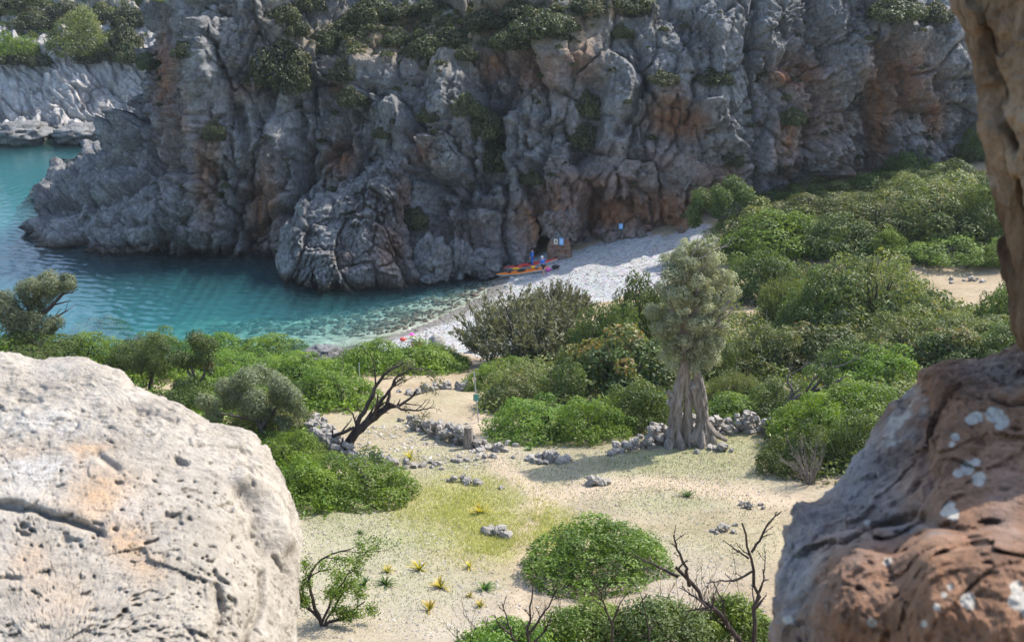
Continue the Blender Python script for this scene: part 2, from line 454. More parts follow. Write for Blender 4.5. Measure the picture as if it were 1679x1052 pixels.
for a in [(30,140,7),(0,135,2),(-25,135,-2),(60,140,9),(-15,100,-1.5),(-20,108,-2.6),(-30,100,-3.4),(-35,112,-5),(-60,100,-6.5),
          (-60,130,-8),(-70,180,-10),(-110,100,-10),(-25,92,-1.3),(-8,105,-0.9),(0,24,14.2),(-10,24,14),(10,24,14.5),(0,15,19.3),
          (-8,14,19.5),(8,15,19.6),(0,6,24.5),(-6,6,25),(6,6,25.5),(0,-3,28.3),(-8,-3,28.5),(8,-3,28.5),(30,40,13),(45,60,13),(60,90,10),(75,120,12),
          (-25,40,12),(-35,55,10),(-45,70,7),(-48,80,2.5),(-62,72,4),(-62,88,-2.5)]: gw(*a)
_cp = np.array(_cp)
def _tps_k(r2): return np.where(r2 > 1e-9, 0.5 * r2 * np.log(np.maximum(r2, 1e-9)), 0)
def _tps_fit(c):
    n = len(c); d2 = (c[:, None, 0] - c[None, :, 0]) ** 2 + (c[:, None, 1] - c[None, :, 1]) ** 2
    A = np.zeros((n + 3, n + 3)); A[:n, :n] = _tps_k(d2) + 2.0 * np.eye(n)
    A[:n, n] = 1; A[:n, n + 1:] = c[:, :2]; A[n:, :n] = A[:n, n:].T
    return np.linalg.solve(A, np.concatenate([c[:, 2], [0, 0, 0]]))
_tw = _tps_fit(_cp)
def ground_z(X, Y):
    X = np.asarray(X, float); Y = np.asarray(Y, float); sh = X.shape; X = X.ravel(); Y = Y.ravel(); n = len(_cp)
    z = _tw[n] + _tw[n + 1] * X + _tw[n + 2] * Y
    for i in range(n): z = z + _tw[i] * _tps_k((X - _cp[i, 0]) ** 2 + (Y - _cp[i, 1]) ** 2)
    P = np.stack([X, Y, 0 * X], -1)
    amp = np.clip(z * 0.5 + 0.25, 0.12, 1.0)
    z = z + amp * (0.22 * fbm(P * 0.22, 3, 5) + 0.07 * fbm(P * 1.1, 3, 9))
    return z.reshape(sh)
def on_ground(px, py, dmin=12.0, dmax=160.0):
    """world point where the ray of a photo pixel meets the valley floor"""
    D = np.linspace(dmin, dmax, 900); P = at(np.full(900, px), np.full(900, py), D)
    f = P[:, 2] - ground_z(P[:, 0], P[:, 1]); k = np.where(f < 0)[0]
    if len(k) == 0: return P[-1], D[-1]
    k = k[0]
    if k == 0: return P[0], D[0]
    t = f[k - 1] / (f[k - 1] - f[k]); d = D[k - 1] + t * (D[k] - D[k - 1])
    p = at(px, py, d); p[2] = ground_z(p[0:1], p[1:2])[0]; return p, d

BEACH = [(640,548),(700,526),(760,500),(800,470),(822,452),(850,428),(900,414),(960,400),(1050,385),(1165,372),(1200,395),(1120,440),
         (1060,480),(960,500),(900,560),(830,585),(762,578),(700,580),(600,605),(480,612),(380,620),(380,600),(560,570)]
NU, NV = 390, 400
Yg = 1.0 - 8 + (np.linspace(0, 1, NV) ** 1.55) * 150
Ug = np.linspace(-0.80, 0.72, NU)
GX = Ug[:, None] * (Yg[None, :] + 16); GY = np.broadcast_to(Yg[None, :], GX.shape)
GZ = ground_z(GX, GY)
GV = np.stack([GX, GY, GZ], -1).reshape(-1, 3)
gpx, gpy, gD = proj(GV)
jn = fbm(GV * np.array([0.5, 0.5, 0]), 4, 33)
beach = in_poly(gpx + jn * 28, gpy + jn * 12, BEACH).astype(float)
beach = np.where((gD > 60) & (GV[:, 2] < 4.5), beach, 0)
beach = np.maximum(beach, ((GV[:, 2] < 0.9) & (gD > 60)).astype(float))
front = gD > 18
yellow = blobs(gpx + jn * 60, gpy + jn * 25, [(760,835,85,48,1),(800,880,80,38,1),(700,835,70,35,.6),(895,868,45,35,.9),(905,840,30,20,.5)]) * front
green = blobs(gpx + jn * 80, gpy + jn * 25, [(590,840,130,60,.8),(640,930,120,50,.45),(1120,760,150,32,.9),(1180,730,100,30,.9),(740,760,130,18,.7),
        (1100,815,130,28,.75),(700,800,260,70,.5),(1150,880,200,50,.35),(620,930,160,90,.5),(1050,770,220,60,.6),(650,700,80,20,.5),(1000,790,70,20,.5),(620,880,150,50,.7),(720,655,50,20,.3)]) * front
gravel = np.clip(blobs(gpx + jn * 60, gpy + jn * 30, [(600,900,180,120,.8),(720,1000,160,80,1),(1080,800,260,50,.6),(1120,950,120,60,.8),(800,730,200,50,.5),(560,980,120,80,1)]) + 0.15, 0, 1)
wet = sstep(0.42, 0.15, GV[:, 2] + jn * .15) * (gD > 60)
F = grid_faces(NU, NV)
fz = GV[F, 2].mean(1); fb = beach[F].mean(1); fd = gD[F].mean(1)
def sub(mask, name, mat, extra):
    f = F[mask]; u, inv = np.unique(f, return_inverse=True)
    return mesh_np(name, GV[u], inv.reshape(-1, 4), mat, True, {k: v[u] for k, v in extra.items()})
trod = np.maximum(np.exp(-(seg_dist(gpx + jn * 20, gpy + jn * 8, [(1310,826),(1200,806),(1080,790),(980,800),(900,815),(862,850),(858,900),(850,960),(860,1010)]) / 15) ** 2), np.exp(-(seg_dist(gpx + jn * 16, gpy + jn * 8, [(900,815),(840,780),(800,745),(790,690),(785,640),(775,605)]) / 13) ** 2)) * front
green *= 1 - .85 * trod; gravel *= 1 - .7 * trod; yellow *= 1 - .8 * trod
ext = dict(beach=beach, yellow=yellow, green=green, gravel=gravel, wet=wet, trod=trod)
m_sea = (fz < -0.03) & (fd > 60)
m_beach = (~m_sea) & (fb > 0.5)
structure('ground', sub(~m_sea & ~m_beach, 'ground', M['ground'], ext))
structure('beach', sub(m_beach, 'beach', M['ground'], ext))
structure('seabed', sub(m_sea, 'seabed', M['seabed'], {}))

# deep sea floor below the bay, out to the horizon
def box_mesh(name, lo, hi, mat, res=1):
    x0, y0, z0 = lo; x1, y1, z1 = hi
    V = [(x0,y0,z0),(x1,y0,z0),(x1,y1,z0),(x0,y1,z0),(x0,y0,z1),(x1,y0,z1),(x1,y1,z1),(x0,y1,z1)]
    return mesh_np(name, V, [(0,3,2,1),(4,5,6,7),(0,1,5,4),(1,2,6,5),(2,3,7,6),(3,0,4,7)], mat, False)
structure('sea_floor', mesh_np('sea_floor', [(-310,40,-14),(150,40,-14),(150,345,-14),(-310,345,-14)], [(0,1,2,3)], M['seabed']))
def sea_mesh():
    xs = np.concatenate([[-300, -240, -190, -150], np.linspace(-110, -80, 60)[:-1], np.linspace(-80, 8, 340)])
    ys = np.concatenate([np.linspace(62, 78, 12)[:-1], np.linspace(78, 135, 240)[:-1], np.linspace(135, 200, 90), [230, 270, 330]])
    X, Y = np.meshgrid(xs, ys, indexing='ij'); rng = np.random.default_rng(17); Z = np.zeros_like(X)
    wob = fbm(np.stack([X.ravel() * .25, Y.ravel() * .25, 0 * X.ravel()], -1), 2, 611).reshape(X.shape)
    for i in range(26):
        lam = .5 * 1.045 ** i * (.9 + .2 * rng.random()); a = R(215) + rng.normal() * .65; k = 2 * math.pi / lam
        ph = k * (X * math.cos(a) + Y * math.sin(a)) + rng.random() * 6.28 + wob * 2.5
        Z += .0075 * lam ** .8 * np.sin(ph)
    gust = .55 + .75 * sstep(-.5, .5, fbm(np.stack([X.ravel() * .07, Y.ravel() * .12, 0 * X.ravel()], -1), 3, 612)).reshape(X.shape)
    calm = .30 + .70 * sstep(-.1, -1.6, ground_z(X, Y))
    Z *= gust * calm * sstep(0, 30, X + 150) * sstep(260, 200, Y)
    n = len(xs) * len(ys); V = np.stack([X, Y, Z], -1).reshape(-1, 3); F_ = grid_faces(len(xs), len(ys))
    x0, x1, y0, y1, zb = -300, 8, 62, 330, -13.5
    C = np.array([(x0,y0,zb),(x1,y0,zb),(x1,y1,zb),(x0,y1,zb),(x0,y0,0),(x1,y0,0),(x1,y1,0),(x0,y1,0)])
    side = np.array([(0,3,2,1),(0,1,5,4),(1,2,6,5),(2,3,7,6),(3,0,4,7)]) + n
    return mesh_np('sea', np.concatenate([V, C]), np.concatenate([F_, side]), M['water'], True)
structure('sea', sea_mesh())

# ================================================================== CLIFF
GUL = [([(700,175),(688,230),(706,300),(714,380),(738,455)], 9, 2.2), ([(610,150),(565,225),(505,295),(470,345)], 8, 1.6),
       ([(490,170),(503,250),(482,330),(400,395)], 8, 1.6), ([(395,180),(405,260),(385,350),(372,415)], 8, 1.4),
       ([(268,160),(262,240),(270,330),(262,400)], 7, 1.5), ([(790,120),(812,195),(800,280)], 24, 2.4), ([(968,140),(972,210),(955,250)], 22, 2.0),
       ([(1237,0),(1234,90),(1240,190)], 6, 1.4), ([(1452,70),(1440,170),(1425,300)], 14, 1.8), ([(320,40),(300,120),(310,210)], 7, 1.0),
       ([(860,300),(880,340),(905,400)], 8, 1.5), ([(1040,50),(1060,130),(1020,220)], 8, 1.2), ([(1330,60),(1345,150),(1320,240)], 8, 1.0),
       ([(760,290),(745,360),(750,450)], 6, 1.4), ([(690,290),(780,330),(850,345)], 6, 1.2), ([(1120,30),(1150,120),(1130,190)], 7, 1.0),
       ([(560,220),(590,270),(600,300)], 7, 1.0), ([(880,90),(900,170),(870,240)], 7, 1.0), ([(430,80),(450,150),(420,220)], 9, 1.2)]
BLB = [(1494,185,20,24,-2.6), (1532,138,14,15,-2.0), (1520,195,18,14,-1.8), (930,402,14,10,-1.2), (1082,377,26,10,-1.6), (1110,210,48,40,-1.1),
       (1390,110,40,45,1.6), (1300,105,30,18,-1.3), (1470,60,45,30,1.6), (1560,60,30,60,1.2), (740,200,38,75,1.5), (660,190,34,60,1.0), (560,330,30,60,1.2),
       (440,260,36,60,1.3), (330,90,25,60,1.2), (800,340,60,24,1.0), (920,345,26,30,1.5), (850,380,22,35,-.8), (1000,350,60,30,-.8), (620,120,60,30,.8), (300,330,40,50,.8),
       (170,330,40,60,.7), (330,390,40,20,.8), (1100,330,80,30,-.5), (860,210,30,40,1.0), (930,90,40,30,.8), (1380,250,40,50,.7)]
STAIN = [(1115,200,50,32,.95),(1100,170,26,30,.6),(1310,125,46,24,1),(1440,190,26,100,.95),(1480,130,55,60,.75),(1530,190,20,40,.8),(1290,230,22,60,.7),(1400,290,50,50,.45),
         (880,370,38,48,.8),(1000,350,90,40,.85),(1100,350,70,42,.85),(920,350,40,60,.7),(980,300,80,24,.6),(1180,290,60,34,.45),(270,120,16,90,.7),(285,200,24,70,.55),
         (340,290,22,70,.7),(430,340,26,70,.75),(560,260,26,34,.8),(545,140,18,22,.5),(690,250,20,20,.6),(640,400,28,60,.35),(810,110,26,28,.8),(880,120,50,40,.55),(950,90,30,40,.5),
         (1340,190,60,90,.45),(1080,260,120,30,.35),(760,400,60,50,.3),(400,150,30,20,.35)]
SOIL = [(620,60,120,38,.9),(780,40,120,42,.9),(880,50,110,36,.8),(480,30,60,30,.4),(700,100,60,22,.5),(960,20,80,20,.8),(540,60,60,30,.6),(560,100,40,20,.3)]

def rock_disp(P, seed=0, k=1.0):
    """craggy limestone relief in metres"""
    wv = np.stack([fbm(P * 0.3, 4, 51 + seed, .6), fbm(P * 0.3, 4, 52 + seed, .6), fbm(P * 0.3, 4, 53 + seed, .6)], -1)
    Q = P + .75 * wv
    m1 = 0.6 + 0.5 * fbm(P * 0.18, 2, seed + 81); m2 = sstep(-.35, .45, fbm(P * 0.3, 2, seed + 83))
    m3 = .38 + .85 * sstep(-.30, .28, fbm(P * np.array([.13, .13, .09]) / k, 3, seed + 85))
    h, e = facets(Q * np.array([0.21, 0.21, 0.125]) / k, seed + 1, 2.0)
    d = 2.1 * h - 1.3 * m1 * np.exp(-(e / 0.055) ** 2)
    h, e = facets(Q * np.array([0.50, 0.50, 0.27]) / k + 5.5, seed + 2, 2.2)
    d = d + (.35 + .65 * m3) * 1.15 * h - 0.75 * m2 * np.exp(-(e / 0.07) ** 2)
    h, e = facets((P + .25 * wv) * np.array([1.15, 1.15, .62]) / k + 9.1, seed + 3, 2.2)
    d = d + m3 * (0.30 + 0.42 * m2) * h - 0.30 * m1 * np.exp(-(e / 0.09) ** 2)
    h, e = facets((P + .1 * wv) * 2.3 / k + 2.7, seed + 4, 2.2)
    d = d + m3 * 0.26 * h * (0.6 + m2) - .10 * m3 * np.exp(-(e / .12) ** 2)
    d = d + 0.38 * fbm(P * np.array([.5, .5, .3]) / k, 3, seed + 60, .5, True) + (.25 + .8 * m3) * 0.36 * fbm(P * 1.7 / k, 4, seed + 61, 0.65, True)
    return (d - .35) * k

def ribbon(st, ncol, profile_n, nsm):
    """st: list of (x, y, dirx, diry, [(z, inset), ...]); columns are spread by ncol per span"""
    cols = []
    for a, b, n in zip(st[:-1], st[1:], ncol):
        for t in np.arange(n) / n: cols.append((a, b, t))
    cols.append((st[-2], st[-1], 1.0))
    zs = profile_n
    G = []
    for a, b, t in cols:
        t2 = t
        ia = np.interp(zs, [p[0] for p in a[4]], [p[1] for p in a[4]]); ib = np.interp(zs, [p[0] for p in b[4]], [p[1] for p in b[4]])
        ins = ia * (1 - t2) + ib * t2
        dx = a[2] * (1 - t) + b[2] * t; dy = a[3] * (1 - t) + b[3] * t; L = math.hypot(dx, dy)
        x = a[0] * (1 - t) + b[0] * t; y = a[1] * (1 - t) + b[1] * t
        G.append(np.stack([x + dx / L * ins, y + dy / L * ins, zs], -1))
    G = np.array(G)
    # soften the corners between stations
    for _ in range(nsm):
        Q = np.pad(G, ((1, 1), (0, 0), (0, 0)), 'edge'); S = (Q[2:] + Q[:-2]) * 0.25 + G * 0.5; S[0] = G[0]; S[-1] = G[-1]; G = S
        Q = np.pad(G, ((0, 0), (1, 1), (0, 0)), 'edge'); S = (Q[:, 2:] + Q[:, :-2]) * 0.25 + G * 0.5; S[:, 0] = G[:, 0]; S[:, -1] = G[:, -1]; G = S
    return G

pl = [(-4,-3),(0,0),(2.6,6),(5.2,11),(8.5,17),(12,21),(16,23.5),(23,26),(30,31),(36,46),(40,120)]
pl2 = [(-4,-2),(0,0),(1.6,1.5),(4.5,6),(8.5,11),(12,14),(16,15.5),(23,17.5),(30,23),(36,38),(40,110)]
pc = [(-4,-1.5),(0,0),(3,2.5),(7,6.5),(11,9.5),(16,11.5),(23,13.5),(30,19),(36,36),(40,110)]
pv = [(-4,-1),(0,0),(6,1.8),(12,3),(18,4.2),(24,6.5),(30,14),(36,30),(40,110)]
ps = [(-4,-1),(0,0),(10,2.5),(17,5),(24,14),(30,25),(36,45),(40,110)]
pm = [(-4,-1),(0,0),(3,.6),(6,2.2),(10,4.6),(17,7),(24,15),(30,24),(36,44),(40,110)]
po = [(-4,0),(1,0),(5,1.4),(8,.6),(14,2.2),(20,4.2),(24,7),(30,15),(36,34),(40,110)]
pr = [(-4,0),(3,0),(8,1.2),(13,.4),(18,1.0),(24,3.0),(30,9),(36,30),(40,110)]
ST = [(-64,225,1,0,pl),(-60,178,1,0,pl),(-57,160,1,.05,pl),(-58,147,1,.1,pl),(-51.8,136,1,.3,pl2),(-51.3,129,.9,.45,pl2),(-46,121.5,.6,.8,pc),
      (-39,117,.3,1,pc),(-30,116.5,.1,1,pv),(-23.6,116.5,0,1,pv),(-17,116,0,1,ps),(-10,114.5,0,1,ps),(-6,110.5,0,1,pm),(-2,109.8,0,1,pm),
      (3.5,111.8,0,1,po),(7,111.8,0,1,po),(12,111.2,0,1,po),(17,111.2,0,1,po),(24,115.5,-.05,1,pr),(32,118.5,-.1,1,pr),(44,121.5,-.1,1,pr),(60,124,0,1,pr),(85,128,0,1,pr)]
nc = [14,14,18,34,30,32,46,58,46,46,52,42,36,44,28,36,36,62,62,84,70,18]
zs = np.concatenate([np.linspace(-4, 0, 14)[:-1], np.linspace(0, 24.6, 216)[:-1], np.linspace(24.6, 30, 26)[:-1], np.linspace(30, 40, 12)])
G = ribbon(ST, nc, zs, 6)
N = smooth_grid(grid_normals(G), 12)
if N[len(N) // 2, 60, 1] > 0: N = -N
GS = G.shape; P = G.reshape(-1, 3); NN = N.reshape(-1, 3)
cpx, cpy, cD = proj(P)
nj = fbm(P * 0.6, 3, 71)
disp = rock_disp(P, 3)
for poly, wd, dp in GUL:
    disp -= 1.45 * dp * np.exp(-(seg_dist(cpx + nj * 14, cpy + nj * 8, poly) / (wd * 1.1)) ** 2)
for x, y, rx, ry, s in BLB:
    disp += 1.4 * s * np.exp(-(((cpx + nj * 9 - x) / rx) ** 2 + ((cpy + nj * 9 - y) / ry) ** 2) ** 1.5)
fade = sstep(40, 31, P[:, 2])
disp *= (0.25 + 0.75 * fade) * (1 - .55 * np.clip(blobs(cpx, cpy, SOIL), 0, 1))
CV = P + NN * disp[:, None]
cpx, cpy, cD = proj(CV)
stain = np.clip(1.3 * blobs(cpx + nj * 10, cpy + nj * 10, STAIN), 0, 1)
soil = np.clip(blobs(cpx + nj * 14, cpy + nj * 14, SOIL) * (1.25 + nj), 0, 1) * sstep(0.10, 0.35, np.abs(NN[:, 2]))
soil = np.maximum(soil, sstep(25, 32, P[:, 2]) * 0.7)
cwet = sstep(1.0, 0.2, CV[:, 2] + nj * 0.35) * (CV[:, 0] < 1)
structure('cliff', mesh_np('cliff', CV, grid_faces(GS[0], GS[1]), M['cliff'], True, dict(stain=stain, soil=soil, wet=cwet)))

# far headland across the water
ph = [(-4,-4),(0,0),(1.3,.8),(1.9,3.5),(4,5.2),(11,11),(14,18),(20,30),(22,60),(24,140)]
ST = [(-190,182,0,1,ph),(-120,184,0,1,ph),(-92,186,0,1,ph),(-70,186.5,0,1,ph),(-50,190,0,1,ph),(-20,194,0,1,ph)]
G = ribbon(ST, [20,50,120,120,40], np.concatenate([np.linspace(-4, 0, 6)[:-1], np.linspace(0, 14, 130)[:-1], np.linspace(14, 24, 70)]), 4)
N = smooth_grid(grid_normals(G), 8)
if N[len(N) // 2, 60, 2] < 0: N = -N
GS = G.shape; P = G.reshape(-1, 3)
k = np.array([1.0, 0.3, 0.62]); Q = P.copy(); Q[:, 0] = P[:, 0] * 0.85 + P[:, 2] * 0.75; Q[:, 2] = P[:, 2] * 0.45 - P[:, 0] * 0.18
Q = Q + 1.0 * fbm(P * .3, 3, 29)[:, None]
h, e = facets(Q * np.array([.30, .2, .16]), 21, 1.6); d = 1.6 * h - .7 * np.exp(-(e / .07) ** 2)
h, e = facets(Q * np.array([.8, .5, .4]), 22, 1.8); d += .7 * h - .3 * np.exp(-(e / .08) ** 2)
h, e = facets(Q * np.array([1.6, .9, .8]), 24, 2.0); d += .4 * h - .15 * np.exp(-(e / .1) ** 2)
d += .4 * fbm(Q * np.array([.7, .4, .4]), 4, 23, .6, True)
HV = P + N.reshape(-1, 3) * d[:, None]
hpx, hpy, hD = proj(HV); nj = fbm(P * 0.3, 3, 77)
hs = np.clip(sstep(12.5, 17, P[:, 2]) * .55 + nj * .35, 0, .8) * sstep(10, 13, P[:, 2])
hw = sstep(2.2, 1.2, HV[:, 2])
def headland_material():
    m, ns, ln, b = new_mat('headland_rock'); co = coords(ns, ln); cs = coords(ns, ln, (1, 0.4, 0.35), (0, R(40), 0))
    a = noise(ns, ln, cs, 0.5, 8, 0.65, 0.4)
    c = ramp(ns, ln, a, [(0.3, (0.27, 0.26, 0.245)), (0.5, (0.43, 0.41, 0.39)), (0.72, (0.56, 0.54, 0.51))])
    c = mix(ns, ln, attr(ns, 'soil'), c, ramp(ns, ln, noise(ns, ln, co, .6, 6, .7), [(.35, (.13, .13, .06)), (.6, (.32, .26, .17))]))
    c = mix(ns, ln, attr(ns, 'wet'), c, (0.12, 0.105, 0.085))
    ln.new(c, b.inputs['Base Color']); b.inputs['Roughness'].default_value = .9; b.inputs['Specular IOR Level'].default_value = .2
    bump(ns, ln, b, noise(ns, ln, co, 1.2, 10, .7), .5); return m
M['headland'] = headland_material()
structure('headland', mesh_np('headland', HV, grid_faces(GS[0], GS[1]), M['headland'], True, dict(stain=0 * hs, soil=hs, wet=hw)))

SURF = {'cliff': (CV, cpx, cpy, cD), 'headland': (HV, hpx, hpy, hD)}
def on_surf(which, px, py, tol=5.0):
    V, x, y, D = SURF[which]; d = np.hypot(x - px, y - py); k = np.where(d < tol)[0]
    if len(k) == 0: k = np.array([d.argmin()])
    k = k[D[k].argmin()]; return V[k].copy(), float(D[k])

# ================================================================== ROCKS FROM OUTLINES
def ray_radius(poly, cx, cy, th):
    """distance from a centre to a closed outline along each angle"""
    x = np.array([p[0] for p in poly], float); y = np.array([p[1] for p in poly], float)
    out = np.zeros(len(th))
    for i in range(len(th)):
        dx, dy = math.cos(th[i]), math.sin(th[i]); best = 0
        ex, ey = np.roll(x, -1) - x, np.roll(y, -1) - y
        den = dx * ey - dy * ex; den = np.where(np.abs(den) < 1e-9, 1e-9, den)
        t = ((x - cx) * ey - (y - cy) * ex) / den; s = ((x - cx) * dy - (y - cy) * dx) / den
        ok = (s >= 0) & (s <= 1) & (t > 0)
        if ok.any(): best = t[ok].max()
        out[i] = best
    return out

def outline_rock(poly, cen, depth, Tf, Tb, nth, nr, disp, power=2.0, smooth=2, nb=14, carve=None, fr=None):
    """closed rock: front dome Tf, back dome Tb (metres) around an outline that stands at its own depth"""
    if fr is None: th = np.linspace(0, 2 * math.pi, nth, endpoint=False)
    else:      # most of the rays where the rock shows most detail
        n1 = int(nth * .85); a0, a1 = R(fr[0]), R(fr[1])
        th = np.concatenate([np.linspace(a0, a1, n1, endpoint=False), np.linspace(a1, a0 + 2 * math.pi, nth - n1, endpoint=False)])
    rr = ray_radius(poly, cen[0], cen[1], th)
    for _ in range(smooth): rr = 0.5 * rr + 0.25 * (np.roll(rr, 1) + np.roll(rr, -1))
    ph = np.concatenate([np.linspace(0.004, 1, nr) * math.pi / 2, math.pi / 2 + np.linspace(0, 1, nb + 1)[1:] * (math.pi / 2 - 0.004)])
    rho = np.sin(ph); c = np.cos(ph)
    px = cen[0] + rr[:, None] * rho[None] * np.cos(th)[:, None]; py = cen[1] + rr[:, None] * rho[None] * np.sin(th)[:, None]
    off = np.where(ph < math.pi / 2, -Tf * np.abs(c) ** (2.0 / power), Tb * np.abs(c))
    D = depth(px, py) + off[None]
    G = at(px, py, D)
    N = smooth_grid(grid_normals(G, True), 40, True)
    view = G - np.array([0, 0, CAMZ])
    if (N[:, :nr // 2] * view[:, :nr // 2]).sum() > 0: N = -N
    vd = -view / np.linalg.norm(view, axis=-1, keepdims=True); wgt_ = (rho ** 5 * np.where(ph < math.pi / 2, 1, 0) + np.where(ph >= math.pi / 2, 1, 0))[None, :, None]
    N = vd * (1 - wgt_) + N * wgt_; N /= np.linalg.norm(N, axis=-1, keepdims=True)
    P = G.reshape(-1, 3)
    d = disp(P, px.ravel(), py.ravel())
    if carve is not None: d = d + carve(P, px.ravel(), py.ravel())
    d = d * (1 - .5 * np.broadcast_to(wgt_[..., 0], G.shape[:2]).ravel())
    V = P + N.reshape(-1, 3) * d[:, None]
    return V, grid_faces(nth, nr + nb, True)[:, ::-1], px.ravel(), py.ravel()

# ---- jagged outcrop standing in the bay before the cliff
OUTC = [(462,500),(460,440),(468,385),(492,352),(520,332),(548,318),(575,296),(600,274),(630,244),(656,246),(673,284),(668,345),(674,395),(690,440),(696,500),(640,510),(540,512)]
def outc_d(px, py): return 113.2 + (455 - py) / 190 * 3.6 + np.abs(px - 600) / 100 * 0.6
V, F_, px_, py_ = outline_rock(OUTC, (578, 410), outc_d, 4.2, 5.0, 360, 130, lambda P, x, y: rock_disp(P * 1.0, 11, 0.8) * 0.85, 2.2)
nj = fbm(V * 0.6, 3, 72)
st_ = blobs(px_ + nj * 10, py_ + nj * 10, [(640,410,30,60,.55),(660,330,14,60,.5),(560,420,24,20,.3)])
t = thing('rock_outcrop', 'jagged pale grey rock outcrop rising from the teal water in front of the cliff', 'rock', at_z(578, 458, 0))
link('rock_face', mesh_np('rock_face', V - np.array(t.location), F_, M['cliff'], True, dict(stain=st_, soil=0 * st_, wet=sstep(1.0, .2, V[:, 2] + nj * .35))), t)

def small_rock(name, label, px, py, wpx, hpx, D, mat, seed, cat='rock', sub_=3, group=None, rel=0.28, z=None, ty=1.0, attrs=True, stain_=0.0):
    """free boulder with its base at a pixel; icosphere with crags"""
    p = at(px, py, D); s = D / FPX
    import bmesh
    bm = bmesh.new(); bmesh.ops.create_icosphere(bm, subdivisions=sub_, radius=1.0)
    V = np.array([v.co[:] for v in bm.verts]); F_ = np.array([[v.index for v in f.verts] for f in bm.faces]); bm.free()
    rx, rz = wpx * s / 2, hpx * s / 2
    Vw = V + .25 * fbm(V * 1.5 + seed, 3, seed + 8)[:, None]
    h, e = facets(Vw * 1.5 + seed * 3.1, seed, 1.8); n = 1.0 * h - .35 * np.exp(-(e / .10) ** 2)
    h, e = facets(Vw * 3.4 + seed, seed + 2, 2.0); n = n + .45 * h - .18 * np.exp(-(e / .10) ** 2)
    n = n + 0.45 * fbm(V * 2.6 + seed, 4, seed + 5, .65, True)
    W = V * (1 + rel * n)[:, None] * np.array([rx, rx * ty, rz])
    W[:, 2] += rz * 0.85
    at_ = dict(stain=np.full(len(W), stain_), soil=np.zeros(len(W)), wet=np.zeros(len(W))) if attrs else None
    t = link(name, mesh_np(name, W, F_, mat, True, at_), loc=p)
    return tag(t, label, cat, group)

small_rock('foot_rock', 'rounded grey rock lobe at the cliff foot right of the big outcrop', 712, 462, 62, 78, 113.0, M['cliff'], 4, sub_=5)
small_rock('foot_rock', 'low rock lump at the waterline below the rounded lobe', 703, 464, 30, 18, 111.6, M['cliff'], 5, sub_=4)
small_rock('foot_rock', 'tall dark rock between the outcrop and the rounded lobe', 752, 456, 40, 70, 113.6, M['cliff'], 8, sub_=5)
small_rock('foot_rock', 'low rounded rock at the cliff foot left of the kayaks', 792, 452, 58, 46, 113.8, M['cliff'], 6, sub_=5)
small_rock('sea_rock', 'small dark reef rock farthest left in the blue water', 64, 378, 40, 10, 130.5, M['cliff'], 7, sub_=4)
small_rock('sea_rock', 'dark reef hump off the tip of the headland', 78, 330, 50, 32, 146.0, M['cliff'], 9, sub_=4)
small_rock('sea_rock', 'dark reef hump behind the tip of the headland', 112, 300, 60, 30, 152.0, M['cliff'], 10, sub_=4)
small_rock('sea_rock', 'small flat rock just off the far end of the headland', 166, 237, 24, 8, 180, M['cliff'], 12, sub_=3)
small_rock('shore_rock', 'brown reef rock at the foot of the far shore', 40, 232, 90, 34, 184, M['cliff'], 13, sub_=4)
small_rock('shore_rock', 'dark low rock at the right end of the far shore', 145, 231, 100, 30, 185, M['cliff'], 14, sub_=4)

# ---- big pale boulder, left foreground
LB = [(-260,600),(-120,566),(0,569),(60,580),(130,577),(165,590),(200,602),(225,630),(300,660),(340,690),(410,710),(440,738),(462,790),(478,840),(493,880),
      (494,930),(490,980),(486,1052),(480,1250),(300,1400),(0,1420),(-260,1350)]
def lb_d(px, py):
    t = np.clip((1100 - py) / 530, -0.6, 1.1)
    return 3.55 + 1.45 * t + 0.35 * np.clip((px - 250) / 245, 0, 1) ** 2 * (1.2 - t)
def lb_disp(P, px, py):
    h1, e1 = facets(P * 2.6 + .35 * fbm(P * 3, 3, 93)[:, None], 92, 1.8); h2, e2 = facets(P * 9.0 + .5 * fbm(P * 9, 3, 94)[:, None], 96, 2.0)
    rough_ = 0.5 + 0.8 * sstep(-.3, .5, fbm(P * 2.4, 2, 90))
    d = 0.05 * fbm(P * 1.6, 3, 91) + (.014 * h1) + .010 * h2 * rough_ + 0.023 * fbm(P * 6.0, 4, 95, .62) * rough_ + 0.012 * fbm(P * 26, 4, 97, .65, True) * rough_
    d -= .018
    low = sstep(640, 900, py) * 0.9 + 0.25 * sstep(100, 420, px) + 0.08
    # solution pits of several sizes
    for sc, dep, th_, sd in ((9.0, 0.028, 0.30, 101), (21.0, 0.018, 0.32, 105), (44.0, 0.010, 0.33, 109)):
        Q = P.copy(); Q[:, 0] += 0.35 * P[:, 2]; Q = Q * np.array([1.2, 1, 0.62]) * sc + 1.1 * np.stack([fbm(P * sc * .9, 3, sd), fbm(P * sc * .9, 3, sd + 1), fbm(P * sc * .9, 3, sd + 2)], -1)
        f1, f2, c = worley(Q, sd); on = sstep(0.9 - 0.55 * low, 1.05 - 0.55 * low, c)
        d -= dep * sstep(th_, th_ * 0.45, f1) * on
    return d
